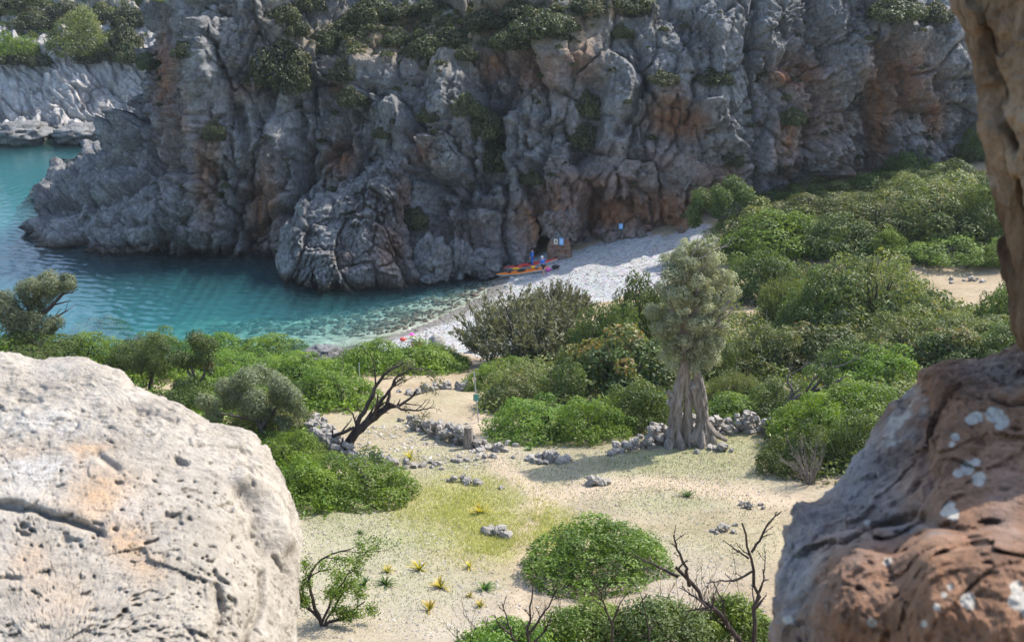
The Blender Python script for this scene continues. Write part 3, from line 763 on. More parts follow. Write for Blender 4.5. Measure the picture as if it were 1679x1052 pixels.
def lb_carve(P, px, py):
    nj = fbm(P * 6, 3, 113)
    d = -0.055 * np.exp(-(seg_dist(px + nj * 14, py + nj * 14, [(-60,818),(0,832),(60,838),(120,858),(168,876)]) / np.where(px < 40, 7, 5)) ** 2)
    d += 0.025 * np.exp(-(seg_dist(px, py + nj * 8, [(-60,800),(0,812),(70,822),(140,845)]) / 14) ** 2)
    d -= 0.055 * np.exp(-(seg_dist(px + nj * 14, py + nj * 10, [(392,812),(412,835),(412,870),(432,895)]) / 14) ** 2)
    d += 0.06 * np.exp(-(seg_dist(px + nj * 6, py, [(395,785),(440,815),(462,860),(470,890)]) / 14) ** 2)
    d -= 0.05 * np.exp(-(seg_dist(px + nj * 6, py + nj * 5, [(435,940),(428,990),(408,1052)]) / 7) ** 2)
    d -= 0.05 * np.exp(-(seg_dist(px + nj * 6, py + nj * 5, [(350,1052),(365,1000),(358,960)]) / 7) ** 2)
    d -= 0.04 * np.exp(-(seg_dist(px + nj * 4, py + nj * 4, [(225,668),(255,672),(290,688)]) / 6) ** 2)
    d -= 0.035 * np.exp(-(seg_dist(px + nj * 4, py + nj * 4, [(30,648),(62,650)]) / 7) ** 2)
    d -= 0.035 * np.exp(-(seg_dist(px + nj * 4, py + nj * 4, [(160,745),(190,768)]) / 7) ** 2)
    return d
V, F_, px_, py_ = outline_rock(LB, (90, 1130), lb_d, 0.42, 1.6, 470, 260, lb_disp, 2.8, 1, 14, lb_carve, (-135, 0))
nj = fbm(V * 3, 4, 115)
och = blobs(px_ + nj * 40, py_ + nj * 40, [(175,820,60,45,1),(215,890,30,40,.9),(140,735,40,10,.9),(130,800,30,20,.6),(60,930,40,40,.5),(40,740,50,16,.4),(90,980,60,40,.35),(135,745,14,22,.8)])
wht = blobs(px_ + nj * 30, py_ + nj * 30, [(60,770,60,30,.8),(90,690,70,25,.5),(215,830,30,30,.5),(30,690,40,20,.5)])
def boulder_material():
    m, ns, ln, b = new_mat('pale_limestone'); co = coords(ns, ln)
    a = noise(ns, ln, co, 5.0, 8, .65, .3); f = noise(ns, ln, co, 26, 8, .7); s = noise(ns, ln, co, 90, 4, .7)
    c = ramp(ns, ln, a, [(.3, (.30, .265, .22)), (.5, (.39, .345, .285)), (.7, (.46, .415, .355))])
    c = mix(ns, ln, 1.0, c, ramp(ns, ln, f, [(.3, .68), (.55, 1.0), (.75, 1.12)]), 'MULTIPLY')
    c = mix(ns, ln, math_(ns, ln, 'MULTIPLY', ramp(ns, ln, s, [(.28, 1), (.40, 0)]), .5), c, (.17, .16, .155))
    c = mix(ns, ln, math_(ns, ln, 'MULTIPLY', attr(ns, 'ochre'), ramp(ns, ln, f, [(.3, .25), (.6, .85)])), c, (.50, .305, .155))
    c = mix(ns, ln, math_(ns, ln, 'MULTIPLY', attr(ns, 'white'), ramp(ns, ln, f, [(.4, .1), (.6, .8)])), c, (.58, .57, .55))
    ln.new(c, b.inputs['Base Color']); b.inputs['Roughness'].default_value = .9; b.inputs['Specular IOR Level'].default_value = .2
    bump(ns, ln, b, math_(ns, ln, 'ADD', f, math_(ns, ln, 'MULTIPLY', s, .4)), .018, 1.0); return m
M['boulder'] = boulder_material()
t = thing('boulder', 'big pale pitted limestone boulder with ochre stains in the left foreground', 'boulder', at(140, 1052, 4.2) - np.array([0, 0, .6]))
link('rock_body', mesh_np('rock_body', V - np.array(t.location), F_, M['boulder'], True, dict(ochre=och, white=wht)), t)
LBV, LBX, LBY = V, px_, py_

# ---- brown rock, right foreground, and the rock jamb above it
def brown_material():
    m, ns, ln, b = new_mat('brown_weathered_rock'); co = coords(ns, ln); cs = coords(ns, ln, (1, 1, .5), (0, R(18), 0))
    a = noise(ns, ln, cs, 3.6, 8, .65, .5); f = noise(ns, ln, co, 16, 9, .7, .3); s = noise(ns, ln, co, 60, 5, .7)
    brown = ramp(ns, ln, a, [(.28, (.16, .085, .052)), (.48, (.30, .16, .092)), (.62, (.41, .235, .145)), (.78, (.50, .34, .24))])
    grey = ramp(ns, ln, a, [(.3, (.22, .205, .195)), (.55, (.36, .335, .315)), (.75, (.47, .445, .42))])
    c = mix(ns, ln, attr(ns, 'grey'), brown, grey)
    c = mix(ns, ln, 1.0, c, ramp(ns, ln, f, [(.3, .55), (.52, 1.0), (.75, 1.25)]), 'MULTIPLY')
    c = mix(ns, ln, math_(ns, ln, 'MULTIPLY', ramp(ns, ln, s, [(.3, 1), (.42, 0)]), .4), c, (.05, .04, .035))
    c = mix(ns, ln, math_(ns, ln, 'MULTIPLY', attr(ns, 'white'), ramp(ns, ln, s, [(.25, .55), (.48, 1)])), c, (.60, .55, .47))
    ln.new(c, b.inputs['Base Color']); b.inputs['Roughness'].default_value = .92; b.inputs['Specular IOR Level'].default_value = .2
    bump(ns, ln, b, math_(ns, ln, 'ADD', math_(ns, ln, 'MULTIPLY', f, 1.2), math_(ns, ln, 'MULTIPLY', s, .5)), .03, 1.0); return m
M['brown'] = brown_material()
LICH = [(1597,676,11),(1590,682,7),(1630,674,14),(1644,684,10),(1638,692,7),(1586,764,14),(1604,780,13),(1570,772,9),(1598,754,8),(1554,826,10),(1562,841,9),(1548,838,6),
        (1586,982,12),(1592,992,7),(1670,985,16),(1666,963,10),(1684,1000,12),(1455,920,7),(1430,1020,7),(1290,1014,8),(1565,712,7),(1560,724,5),(1420,848,5),(1515,1022,6),(1536,994,6),(1558,962,5),(1548,975,5)]
RB = [(1250,1052),(1251,960),(1256,905),(1268,860),(1284,818),(1300,803),(1335,797),(1368,768),(1392,735),(1420,700),(1455,665),(1480,640),(1498,602),(1520,588),(1560,584),
      (1600,580),(1640,570),(1670,552),(1740,520),(1900,520),(1960,800),(1950,1200),(1800,1380),(1400,1400),(1270,1250)]
def rb_d(px, py):
    d = 2.75 - 0.5 * sstep(600, 1052, py)
    d = d - 0.16 * sstep(1470, 1560, px + (py - 700) * 0.06) * sstep(560, 640, py) - .05 * sstep(1520, 1660, px)
    d = d - 0.14 * sstep(-20, 70, (py - 850) - np.abs(px - 1500) * 0.12) * sstep(1290, 1430, px)
    return d
def rb_disp(P, px, py):
    Q = P + .15 * fbm(P * 3, 3, 120)[:, None]
    h, e = facets(Q * 2.4, 121, 1.6); d = 0.028 * h
    h, e = facets(Q * 6.5, 124, 1.8); d += 0.020 * h
    d += 0.05 * fbm(P * 1.8, 3, 127) + .026 * fbm(P * 7, 5, 129, .62) + .016 * fbm(P * 26, 4, 131, .65, True)
    f1, f2, c = worley(P * 22 + .8 * fbm(P * 14, 2, 137)[:, None], 138); d -= .016 * sstep(.33, .12, f1) * (c > .62); d -= .034
    return d
def rb_carve(P, px, py):
    nj = fbm(P * 8, 3, 133)
    d = -.06 * np.exp(-(seg_dist(px + nj * 22, py + nj * 22, [(1390,880),(1440,862),(1500,842),(1545,868),(1590,880),(1640,865)]) / 10) ** 2)
    d -= .025 * np.exp(-(seg_dist(px + nj * 16, py + nj * 16, [(1498,620),(1505,700),(1520,770),(1512,840)]) / 9) ** 2)
    d -= .05 * np.exp(-(seg_dist(px + nj * 6, py + nj * 4, [(1630,640),(1655,652),(1690,655)]) / 6) ** 2)
    d += .04 * np.exp(-(seg_dist(px + nj * 8, py + nj * 8, [(1420,890),(1380,930),(1370,1000)]) / 34) ** 2)
    d += .06 * np.exp(-(((px - 1625) / 40) ** 2 + ((py - 880) / 34) ** 2))
    d -= .03 * np.exp(-(seg_dist(px + nj * 16, py + nj * 16, [(1360,930),(1330,960),(1290,1000)]) / 9) ** 2)
    return d
V, F_, px_, py_ = outline_rock(RB, (1640, 1120), rb_d, 0.35, 1.1, 410, 250, rb_disp, 2.6, 1, 14, rb_carve, (-183, -60))
nj = fbm(V * 14, 3, 135) + .9 * fbm(V * 45, 3, 136)
wht = np.zeros(len(V))
for x, y, r in LICH: wht = np.maximum(wht, sstep(1.12, .92, np.hypot(px_ - x, py_ - y) / (r * (1.0 + .38 * nj))))
wht = np.maximum(wht, .75 * np.exp(-(seg_dist(px_ + nj * 14, py_ + nj * 14, [(1492,640),(1482,665),(1468,690),(1455,720)]) / 7) ** 2))
gre = np.clip(blobs(px_ + nj * 24, py_ + nj * 24, [(1290,920,62,170,1),(1390,770,95,120,.95),(1440,820,50,60,.7),(1470,690,30,60,.8),(1470,860,70,16,.9),(1640,600,60,30,.6),(1280,1000,30,70,.5),(1330,830,50,50,.9),(1650,850,40,80,.35)]), 0, 1)
t = thing('rock', 'brown weathered rock with white lichen patches in the right foreground', 'rock', at(1600, 1100, 2.8))
link('rock_body', mesh_np('rock_body', V - np.array(t.location), F_, M['brown'], True, dict(grey=gre, white=wht)), t)

PB = [(1560,-200),(1560,0),(1574,40),(1586,90),(1596,140),(1602,180),(1606,220),(1618,260),(1622,300),(1628,340),(1640,372),(1645,400),(1652,440),(1655,470),(1656,500),(1655,545),(1662,575),
      (1700,640),(1900,700),(2350,760),(2800,500),(2900,-100),(2700,-700),(2200,-900),(1700,-700),(1590,-420)]  # unseen right and upper part enlarged to keep sun off the brown rock
V, F_, px_, py_ = outline_rock(PB, (1790, 150), lambda x, y: 2.35 + .00025 * np.maximum(x - 1700, 0), 0.30, 1.5, 400, 130,
    lambda P, x, y: -.030 + 0.05 * fbm(P * 2.2, 3, 141) + .045 * fbm(P * np.array([9, 9, 4]), 5, 143, .62) + .012 * fbm(P * 30, 3, 144, .65, True) + .03 * facets(P * np.array([5, 5, 2.2]), 145, 2.0)[0] + .012 * (worley(P * np.array([9, 9, 4]), 146)[2] - .5) + .004 * fbm(P * 45, 2, 149), 2.4, 1, 14,
    lambda P, x, y: -.05 * np.exp(-(seg_dist(x, y, [(1605,60),(1618,110),(1640,160)]) / 10) ** 2) - .05 * np.exp(-(seg_dist(x, y, [(1618,150),(1632,190),(1660,240)]) / 8) ** 2) - .05 * np.exp(-(seg_dist(x, y, [(1660,300),(1664,360),(1670,420)]) / 8) ** 2), (95, 265))
nj = fbm(V * 10, 3, 151)
def jamb_material():
    m, ns, ln, b = new_mat('tan_jamb_rock'); co = coords(ns, ln); cs = coords(ns, ln, (1, 1, .4), (0, R(-15), 0))
    a = noise(ns, ln, cs, 4.5, 8, .65, .6); f = noise(ns, ln, co, 18, 8, .7, .3)
    c = ramp(ns, ln, a, [(.32, (.065, .038, .022)), (.46, (.18, .115, .066)), (.58, (.28, .195, .122)), (.74, (.36, .275, .185))])
    c = mix(ns, ln, 1.0, c, ramp(ns, ln, f, [(.3, .6), (.52, 1.0), (.75, 1.2)]), 'MULTIPLY')
    c = mix(ns, ln, attr(ns, 'white'), c, (.55, .52, .48))
    ln.new(c, b.inputs['Base Color']); b.inputs['Roughness'].default_value = .92; b.inputs['Specular IOR Level'].default_value = .2
    bump(ns, ln, b, f, .035, 1.0); return m
M['jamb'] = jamb_material()
t = thing('rock_pillar', 'tan rock pillar hanging down along the right edge above the brown rock', 'rock', at(1770, 640, 2.6))
link('rock_body', mesh_np('rock_body', V - np.array(t.location), F_, M['jamb'], True, dict(white=blobs(px_ + nj * 8, py_ + nj * 8, [(1623,300,4,14,.9),(1640,190,10,8,.4)]))), t)

# ================================================================== VEGETATION TOOLS
def unit_sphere(rng, n):
    v = rng.normal(size=(n, 3)); return v / np.linalg.norm(v, axis=1, keepdims=True)

def leaves(P, Nrm, L, W, tint, rng, dirs=None, fold=0.15):
    """one four-cornered leaf per point"""
    n = len(P)
    if dirs is None: dirs = unit_sphere(rng, n)
    t = dirs - Nrm * (dirs * Nrm).sum(1, keepdims=True); t /= np.maximum(np.linalg.norm(t, axis=1, keepdims=True), 1e-6)
    b = np.cross(Nrm, t); L = np.broadcast_to(L, n)[:, None]; W = np.broadcast_to(W, n)[:, None]
    V = np.stack([P - t * L / 2, P + b * W / 2 + Nrm * W * fold, P + t * L / 2, P - b * W / 2 + Nrm * W * fold], 1).reshape(-1, 3)
    F = np.arange(4 * n).reshape(-1, 4)
    return V, F, np.repeat(tint, 4)

def lobes_to_leaves(rng, C, r, nleaf, L, W, bias=0.16, floor=None, shell=(0.70, 1.05), flat=0.0, tvar=0.5):
    """scatter leaves over the outside of many overlapping clumps"""
    C = np.asarray(C, float); r = np.asarray(r, float)
    k = rng.choice(len(C), size=int(nleaf * 1.9), p=r ** 2 / (r ** 2).sum())
    u = unit_sphere(rng, len(k)); u[:, 2] += bias; u /= np.linalg.norm(u, axis=1, keepdims=True)
    rad = shell[0] + (shell[1] - shell[0]) * rng.random(len(k)) ** 0.7
    P = C[k] + u * (r[k] * rad)[:, None]
    keep = np.ones(len(k), bool)
    for j in range(len(C)):
        d = np.linalg.norm(P - C[j], axis=1); keep &= (d > 0.66 * r[j]) | (k == j)
    if floor is not None: keep &= P[:, 2] > floor
    P, u, k = P[keep][:nleaf], u[keep][:nleaf], k[keep][:nleaf]
    Nn = 0.85 * u + 0.60 * unit_sphere(rng, len(P)); Nn[:, 2] += 0.15 + flat; Nn /= np.linalg.norm(Nn, axis=1, keepdims=True)
    lt = rng.random(len(C))
    hgt = np.clip((P - C[k])[:, 2] / np.maximum(r[k], 1e-6) * .5 + .5, 0, 1); tint = np.clip(tvar * lt[k] + (1 - tvar) * (.7 * rng.random(len(P)) + .3 * hgt), 0, 1)  # sunlit tops put into the tint: upper leaves of each clump lighter
    sz = 0.7 + 0.6 * rng.random(len(P))
    return leaves(P, Nn, L * sz, W * sz, tint, rng)

def tube(P, rad, sides=6):
    P = np.asarray(P, float); n = len(P); rad = np.broadcast_to(rad, n)
    T = np.gradient(P, axis=0); T /= np.maximum(np.linalg.norm(T, axis=1, keepdims=True), 1e-9)
    a = np.cross(T, [0.31, 0.89, 0.33]); a /= np.maximum(np.linalg.norm(a, axis=1, keepdims=True), 1e-9); b = np.cross(T, a)
    th = np.linspace(0, 2 * math.pi, sides, endpoint=False)
    V = P[:, None] + rad[:, None, None] * (np.cos(th)[None, :, None] * a[:, None] + np.sin(th)[None, :, None] * b[:, None])
    F = []
    for i in range(n - 1):
        for j in range(sides):
            k = (j + 1) % sides; F.append((i * sides + j, i * sides + k, (i + 1) * sides + k, (i + 1) * sides + j))
    return V.reshape(-1, 3), np.array(F)

def merge(parts):
    V, F, o = [], [], 0
    for v, f in parts:
        V.append(v); F.append(np.asarray(f) + o); o += len(v)
    return np.concatenate(V), np.concatenate(F)

def resample(P, n):
    P = np.asarray(P, float); s = np.concatenate([[0], np.cumsum(np.linalg.norm(np.diff(P, axis=0), axis=1))])
    t = np.linspace(0, s[-1], n); return np.stack([np.interp(t, s, P[:, i]) for i in range(P.shape[1])], 1)

def grow(rng, P, r0, r1, depth, nchild, lf=0.55, spread=0.8, sides=5, rmin=0.006, up=0.15, out=None, wig=0.06, tips=None):
    """tube along P with side shoots; returns list of (V, F); collects tip points"""
    if out is None: out = []
    n = len(P); out.append(tube(P, np.linspace(r0, r1, n), sides))
    Ltot = np.linalg.norm(np.diff(P, axis=0), axis=1).sum()
    if depth == 0:
        if tips is not None: tips.extend(P[n // 2:])
        return out
    for c in range(nchild):
        t = 0.25 + 0.75 * rng.random(); i = min(int(t * (n - 1)), n - 2); p = P[i] + (P[i + 1] - P[i]) * (t * (n - 1) - i)
        d = P[i + 1] - P[i]; d = d / max(np.linalg.norm(d), 1e-6) + spread * unit_sphere(rng, 1)[0] + np.array([0, 0, up]); d /= np.linalg.norm(d)
        L = Ltot * lf * (0.5 + 0.7 * rng.random()); m = 5; Q = [p]
        for s in range(m):
            d = d + wig * 4 * unit_sphere(rng, 1)[0] * 0.6; d /= np.linalg.norm(d); Q.append(Q[-1] + d * L / m)
        rr = max((r0 + (r1 - r0) * t) * 0.6, rmin)
        grow(rng, np.array(Q), rr, max(rr * 0.35, rmin * 0.6), depth - 1, max(2, nchild - 1), lf, spread, max(3, sides - 1), rmin, up, out, wig, tips)
    return out

def leaf_mesh(name, VFt, mat):
    V, F, t = VFt; return mesh_np(name, V, F, mat, False, {'tint': t})

# ---- shrub kinds: unit mounds (radius 1, height 1), foliage and stems
def stems_mesh(rng, name, n=7, r=0.03, mat=None, top=0.75):
    parts = []
    for i in range(n):
        a = rng.random() * 6.28; e = 0.25 + 0.5 * rng.random()
        P = np.array([[0.05 * math.cos(a), 0.05 * math.sin(a), -0.15], [e * .3 * math.cos(a), e * .3 * math.sin(a), top * .35], [e * .8 * math.cos(a + .2), e * .8 * math.sin(a + .2), top]])
        grow(rng, resample(P, 6), r, r * .4, 1, 3, .5, .8, 5, .006, .2, parts)
    V, F = merge(parts); return mesh_np(name, V, F, mat or M['bark'])

def mound(seed, mat, nleaf=13000, L=0.062, W=0.030, nl=75, lr=(0.17, 0.34), jag=0.16, tv=.5, flat=0.0, low=0.0):
    rng = np.random.default_rng(seed)
    nl = int(nl * .72); jag *= 1.1; lr = (lr[0] * 1.05, lr[1] * 1.2); u = unit_sphere(rng, nl * 2); u = u[u[:, 2] > -0.05][:nl]
    r = lr[0] + (lr[1] - lr[0]) * rng.random(len(u)) ** 1.5
    bump_ = 1 + jag * vnoise(u * 2.2 + seed, seed)
    C = u * (0.98 - r)[:, None] * bump_[:, None]; C[:, 2] = np.abs(C[:, 2]) * 1.0 + 0.05
    C = C * (1 + .13 * rng.normal(size=(len(C), 1))) + 0.05 * rng.normal(size=C.shape); C[:, 2] = np.maximum(C[:, 2], 0.06)
    ns_ = int(nl * .75); a = rng.random(ns_) * 6.283; q = .76 + .22 * rng.random(ns_)          # skirt down to the ground
    C = np.concatenate([C, np.stack([q * np.cos(a), q * np.sin(a), .06 + .30 * rng.random(ns_)], -1)]); r = np.concatenate([r, lr[0] + (lr[1] - lr[0]) * .6 * rng.random(ns_)])
    return leaf_mesh('foliage', lobes_to_leaves(rng, C, r, nleaf, L, W, floor=-0.12, tvar=tv, flat=flat, shell=(.66, 1.10)), mat)

def sprays(seed, mat, n=210, per=55, L=0.075, W=0.020, leaning=0.55):
    """upright feathery shoots"""
    rng = np.random.default_rng(seed); Ps, Ds, Ts = [], [], []
    for i in range(n):
        a = rng.random() * 6.283; q = math.sqrt(rng.random()) * 0.85
        base = np.array([q * .75 * math.cos(a), q * .75 * math.sin(a), 0.05 + .25 * rng.random()])
        h = math.sqrt(max(0.05, 1 - q * q)) * (0.75 + .35 * rng.random())
        top = np.array([q * 1.1 * math.cos(a) + .08 * rng.normal(), q * 1.1 * math.sin(a) + .08 * rng.normal(), h])
        t = 0.15 + .85 * rng.random(per); p = base + (top - base) * t[:, None] + rng.normal(size=(per, 3)) * 0.045 * (1.25 - t)[:, None]
        d = (top - base) / np.linalg.norm(top - base) + rng.normal(size=(per, 3)) * .45
        Ps.append(p); Ds.append(d); Ts.append(np.clip(.35 * rng.random() + .35 * t + .3 * rng.random(per), 0, 1))
    P = np.concatenate(Ps); D = np.concatenate(Ds); T = np.concatenate(Ts)
    Nn = unit_sphere(rng, len(P)); Nn[:, 2] += .3; Nn += 0.4 * P / np.linalg.norm(P, axis=1, keepdims=True); Nn /= np.linalg.norm(Nn, axis=1, keepdims=True)
    return leaf_mesh('foliage', leaves(P, Nn, L * (.7 + .6 * rng.random(len(P))), W, T, rng, D), mat)

def twiggy(seed, mat, n=16, depth=3):
    rng = np.random.default_rng(seed); parts = []
    for i in range(n):
        a = rng.random() * 6.283; q = .2 + .65 * rng.random()
        P = np.array([[0, 0, -.1], [q * .5 * math.cos(a), q * .5 * math.sin(a), .35], [q * math.cos(a), q * math.sin(a), .85 * math.sqrt(1.1 - q * q)]])
        grow(rng, resample(P, 6), .022, .008, depth - 1, 4, .5, .75, 4, .005, .15, parts)
    V, F = merge(parts); return mesh_np('twigs', V, F, mat)

_r = np.random.default_rng(5)
STEMS = [stems_mesh(_r, 'stems', 7, .03, M['bark']), stems_mesh(_r, 'stems', 9, .022, M['darkbark'])]
KINDS = {
    'green': [mound(s, M['green'], 12500, .062, .033, 85, (.14, .30), .2) for s in (11, 12, 13)],
    'deep': [mound(s, M['deep'], 11500, .065, .036, 70, (.16, .33), .24) for s in (21, 22, 23)],
    'sage': [mound(s, M['sage'], 10500, .076, .029, 70, (.15, .32), .26, .65) for s in (31, 32, 33)],
    'carob': [mound(s, M['carob'], 11000, .085, .046, 60, (.16, .34), .28, .75) for s in (41, 42)],
    'dome': [mound(s, M['dome'], 25000, .054, .030, 190, (.14, .24), .05) for s in (14,)],
    'flat': [mound(s, M['green'], 11000, .060, .028, 120, (.10, .20), .12, .5, .3) for s in (51,)],
    'juniper': [sprays(s, M['juniper'], 230, 52, .082, .022) for s in (61, 62)],
    'spray': [sprays(s, M['sage'], 200, 55, .07, .022) for s in (65,)],
    'pine': [mound(s, M['pine'], 13000, .090, .016, 60, (.17, .34), .26) for s in (71,)],
    'cliff': [mound(s, M['cliffleaf'], 3600, .13, .075, 34, (.2, .42), .35, .5) for s in (81, 82, 83)],
    'twig': [twiggy(s, M['twig']) for s in (91, 92)],
}
_cnt = {}
def place(kind, loc, sx, sy, sz, rot, label, name='shrub', cat='shrub', group=None, stems=True):
    i = _cnt.get(kind, 0); _cnt[kind] = i + 1; v = KINDS[kind]; me = v[i % len(v)]
    t = thing(name, label, cat, loc, rot, group, (sx, sy, sz))
    link('twigs' if kind == 'twig' else 'foliage', me, t)
    if stems and kind not in ('twig', 'dome'): link('stems', STEMS[i % 2], t)
    return t

def z_row(Y, py):
    b = (py - CY) / FPX; return CAMZ - Y * (SP + b * CP) / (CP - b * SP)

_rs = random.Random(7)
def shrub(kind, px, base, wpx, top, label, name='shrub', deep=0.9, group=None, cat='shrub'):
    """mound whose front foot is at (px, base), its width and top row taken from the photograph"""
    p, D = on_ground(px, base); rx = wpx * D / FPX / 2 * (1.0 if 'meadow' in label else 1.12); ry = rx * deep
    c = np.array([p[0], p[1] + .75 * ry]); c[0] = (px - CX) / FPX * (D + .75 * ry)
    z = float(ground_z(c[0:1], c[1:2])[0]); h = max(z_row(c[1], top) - z, .4 * rx)
    return place(kind, (c[0], c[1], z - .05), rx, ry, h * .92, _rs.choice((0, .35, -.35, 3.14, 2.8, -2.8)), label, name, cat, group)

# ---- valley shrubs (photo pixel of the foot, width, top row)
SH = [
 # left bluff
 ('green',165,582,115,518,'bright green shrub on the bluff right of the windswept pine'),
 ('deep',55,598,130,548,'dark green shrub spreading below the windswept pine'),
 ('green',140,606,130,552,'green shrub peeping over the highest edge of the pale boulder'),
 ('green',248,596,100,541,'light green shrub at the water edge left of the orange tipped tree'),
 ('deep',215,625,90,560,'dark green shrub left of the twiggy tree behind the boulder'),
 ('green',345,596,120,547,'bright green shrub standing directly against the turquoise water'),
 ('green',440,594,120,554,'bright green shrub left of the grey shore rocks'),
 ('green',402,622,130,580,'bright green shrub below the shore shrub, left of the grey shore rocks'),
 ('green',365,652,110,600,'green shrub just above the grey green pine'),
 ('green',480,642,150,585,'large bright green mound right below the grey shore rocks'),
 ('green',552,672,130,606,'bright green mound left of the leaning dead tree top'),
 ('deep',505,668,80,622,'darker green shrub tucked left of the leaning dead tree mound'),
 ('green',610,612,120,558,'bright green shrub behind the thin grey pole'),
 ('green',690,612,140,561,'bright green shrub in front of the pink hatted person'),
 ('green',738,604,60,576,'small round green shrub at the bend of the path to the beach'),
 ('deep',300,690,110,628,'dark green shrub behind the shoulder of the pale boulder'),
 ('sage',440,722,120,650,'loose olive green shrub under the grey green pine'),
 ('green',478,772,110,706,'bright green shrub behind the dry stone wall at left'),
 ('green',500,838,130,752,'large bright green shrub touching the right side of the pale boulder'),
 ('green',590,832,165,748,'large dark topped green mound below the leaning dead tree'),
 # centre
 ('juniper',860,600,230,470,'large dark grey green feathery juniper beside the path to the beach','juniper_shrub'),
 ('juniper',915,545,120,456,'tall feathery juniper top in front of the orange kayaks','juniper_shrub'),
 ('green',832,612,75,585,'low bright green shrub at the foot of the big juniper'),
 ('green',795,640,70,602,'small green shrub at the right edge of the beach path'),
 ('deep',985,600,110,500,'olive green shrub between the juniper and the old olive tree'),
 ('deep',1050,570,100,450,'tall dark green shrub behind the left side of the olive crown'),
 ('sage',850,676,110,612,'yellowish green shrub left of the red tipped shrub'),
 ('deep',920,670,90,600,'mid green shrub directly left of the red tipped shrub'),
 ('carob',1020,664,190,545,'large shrub with reddish leaf tips left of the olive trunk'),
 ('green',885,726,150,658,'bright green dense mound left half in front of the stone pile'),
 ('green',970,726,120,654,'bright green mound left of the long dry stone wall'),
 ('deep',1058,708,110,628,'dark green shrub directly left of the olive trunk base'),
 ('deep',1165,628,90,560,'dark green shrub right behind the olive trunk'),
 ('spray',1205,678,100,604,'soft grey green shrub right of the olive trunk'),
 ('green',1205,696,120,648,'bright green low shrub behind the right end of the dry stone wall'),
 ('sage',1255,618,130,528,'olive green shrub right of the olive crown'),
 ('carob',1335,612,150,524,'yellowish green shrub above the leaning grey tree'),
 ('deep',1275,690,110,628,'green shrub left of the leaning grey tree trunk'),
 ('deep',1395,632,120,560,'green shrub right of the leaning grey tree crown'),
 ('spray',1285,534,100,448,'soft pale grey green shrub left of the big rounded bush'),
 ('deep',1350,548,130,440,'left half of the big rounded dark bush below the sandy clearing'),
 ('sage',1435,545,190,418,'big rounded olive brown bush below the sandy clearing'),
 ('deep',1520,565,90,498,'dark bush on the right shoulder of the big rounded bush'),
 ('deep',1258,498,120,412,'dark glossy green bush right of the olive crown top'),
 ('green',1215,432,80,400,'low bright green shrub at the right end of the pebble beach'),
 ('green',1290,428,190,345,'broad dark bright green dome at the cliff foot behind the beach end'),
 ('sage',1230,412,130,340,'olive green shrub under the crooked cliff foot tree'),
 ('sage',1330,384,150,314,'olive green shrub against the cliff foot, middle of the thicket'),
 ('deep',1375,425,120,352,'green shrub right of the broad dome at the cliff foot'),
 ('sage',1440,396,150,318,'large olive green shrub under the cliff cave'),
 ('sage',1540,400,170,302,'largest olive green shrub at the right of the cliff foot thicket'),
 ('sage',1515,338,120,282,'olive green shrub high against the cliff at right'),
 ('deep',1620,392,100,300,'dark green shrub beside the rock pillar, upper right thicket'),
 ('green',1455,424,76,374,'small bright green shrub in front of the cliff foot thicket'),
 ('flat',1560,444,150,388,'low spreading bright green shrub on the edge of the sandy clearing'),
 ('flat',1640,442,90,392,'low spreading green shrub beside the rock pillar at the sandy clearing'),
 ('deep',1652,545,90,462,'dark green bush at the right end of the sandy clearing'),
 ('sage',1600,572,120,512,'olive shrub below the sandy clearing near the rock pillar'),
 ('sage',1480,596,140,520,'pale olive shrub in the middle of the right thicket'),
 ('carob',1560,606,130,535,'yellow green shrub just above the brown rock'),
 ('green',1440,640,130,566,'bright green shrub left above the brown rock'),
 ('deep',1650,600,120,530,'grey green shrub where pillar and brown rock meet'),
 ('spray',1530,575,90,530,'feathery grey green shrub in the right thicket'),
 ('green',1400,700,150,622,'bright green shrub climbing along the edge of the brown rock'),
 ('green',1330,740,130,650,'bright green shrub right of the dry stone wall end'),
 ('deep',1305,782,120,700,'dark green shrub at the right edge of the meadow'),
 ('deep',1400,770,110,680,'dark green shrub behind the grey twig bush'),
 ('sage',1365,326,120,292,'olive green shrub filling the cliff foot right of the crooked tree'),
 ('deep',1430,318,100,282,'dark shrub at the cliff foot left of the pale leaved one'),
 ('sage',1500,316,110,280,'olive shrub at the cliff foot right of the pale leaved one'),
 ('deep',1575,312,110,268,'dark shrub at the cliff foot just left of the pillar'),
 ('deep',1275,346,100,318,'low dark shrub at the cliff foot beside the crooked tree'),
 # meadow
 ('green',920,962,125,868,'left half of the round green bush alone on the meadow'),
]
for s_ in SH[:-1]:
    kind, px, base, wpx, top, label = s_[:6]
    shrub(kind, px, base, wpx, top, label, s_[6] if len(s_) > 6 else 'shrub')
shrub('dome', 980, 966, 236, 862, 'round dense green bush standing alone on the dry meadow')
shrub('twig', 1328, 802, 84, 724, 'bare grey twig bush between the dark shrub and the brown rock', 'twig_bush')
shrub('twig', 570, 600, 60, 566, 'bare grey bush beside the shore rocks', 'twig_bush')
shrub('twig', 235, 600, 80, 556, 'grey bare branched bush on the bluff behind the pale boulder', 'twig_bush')

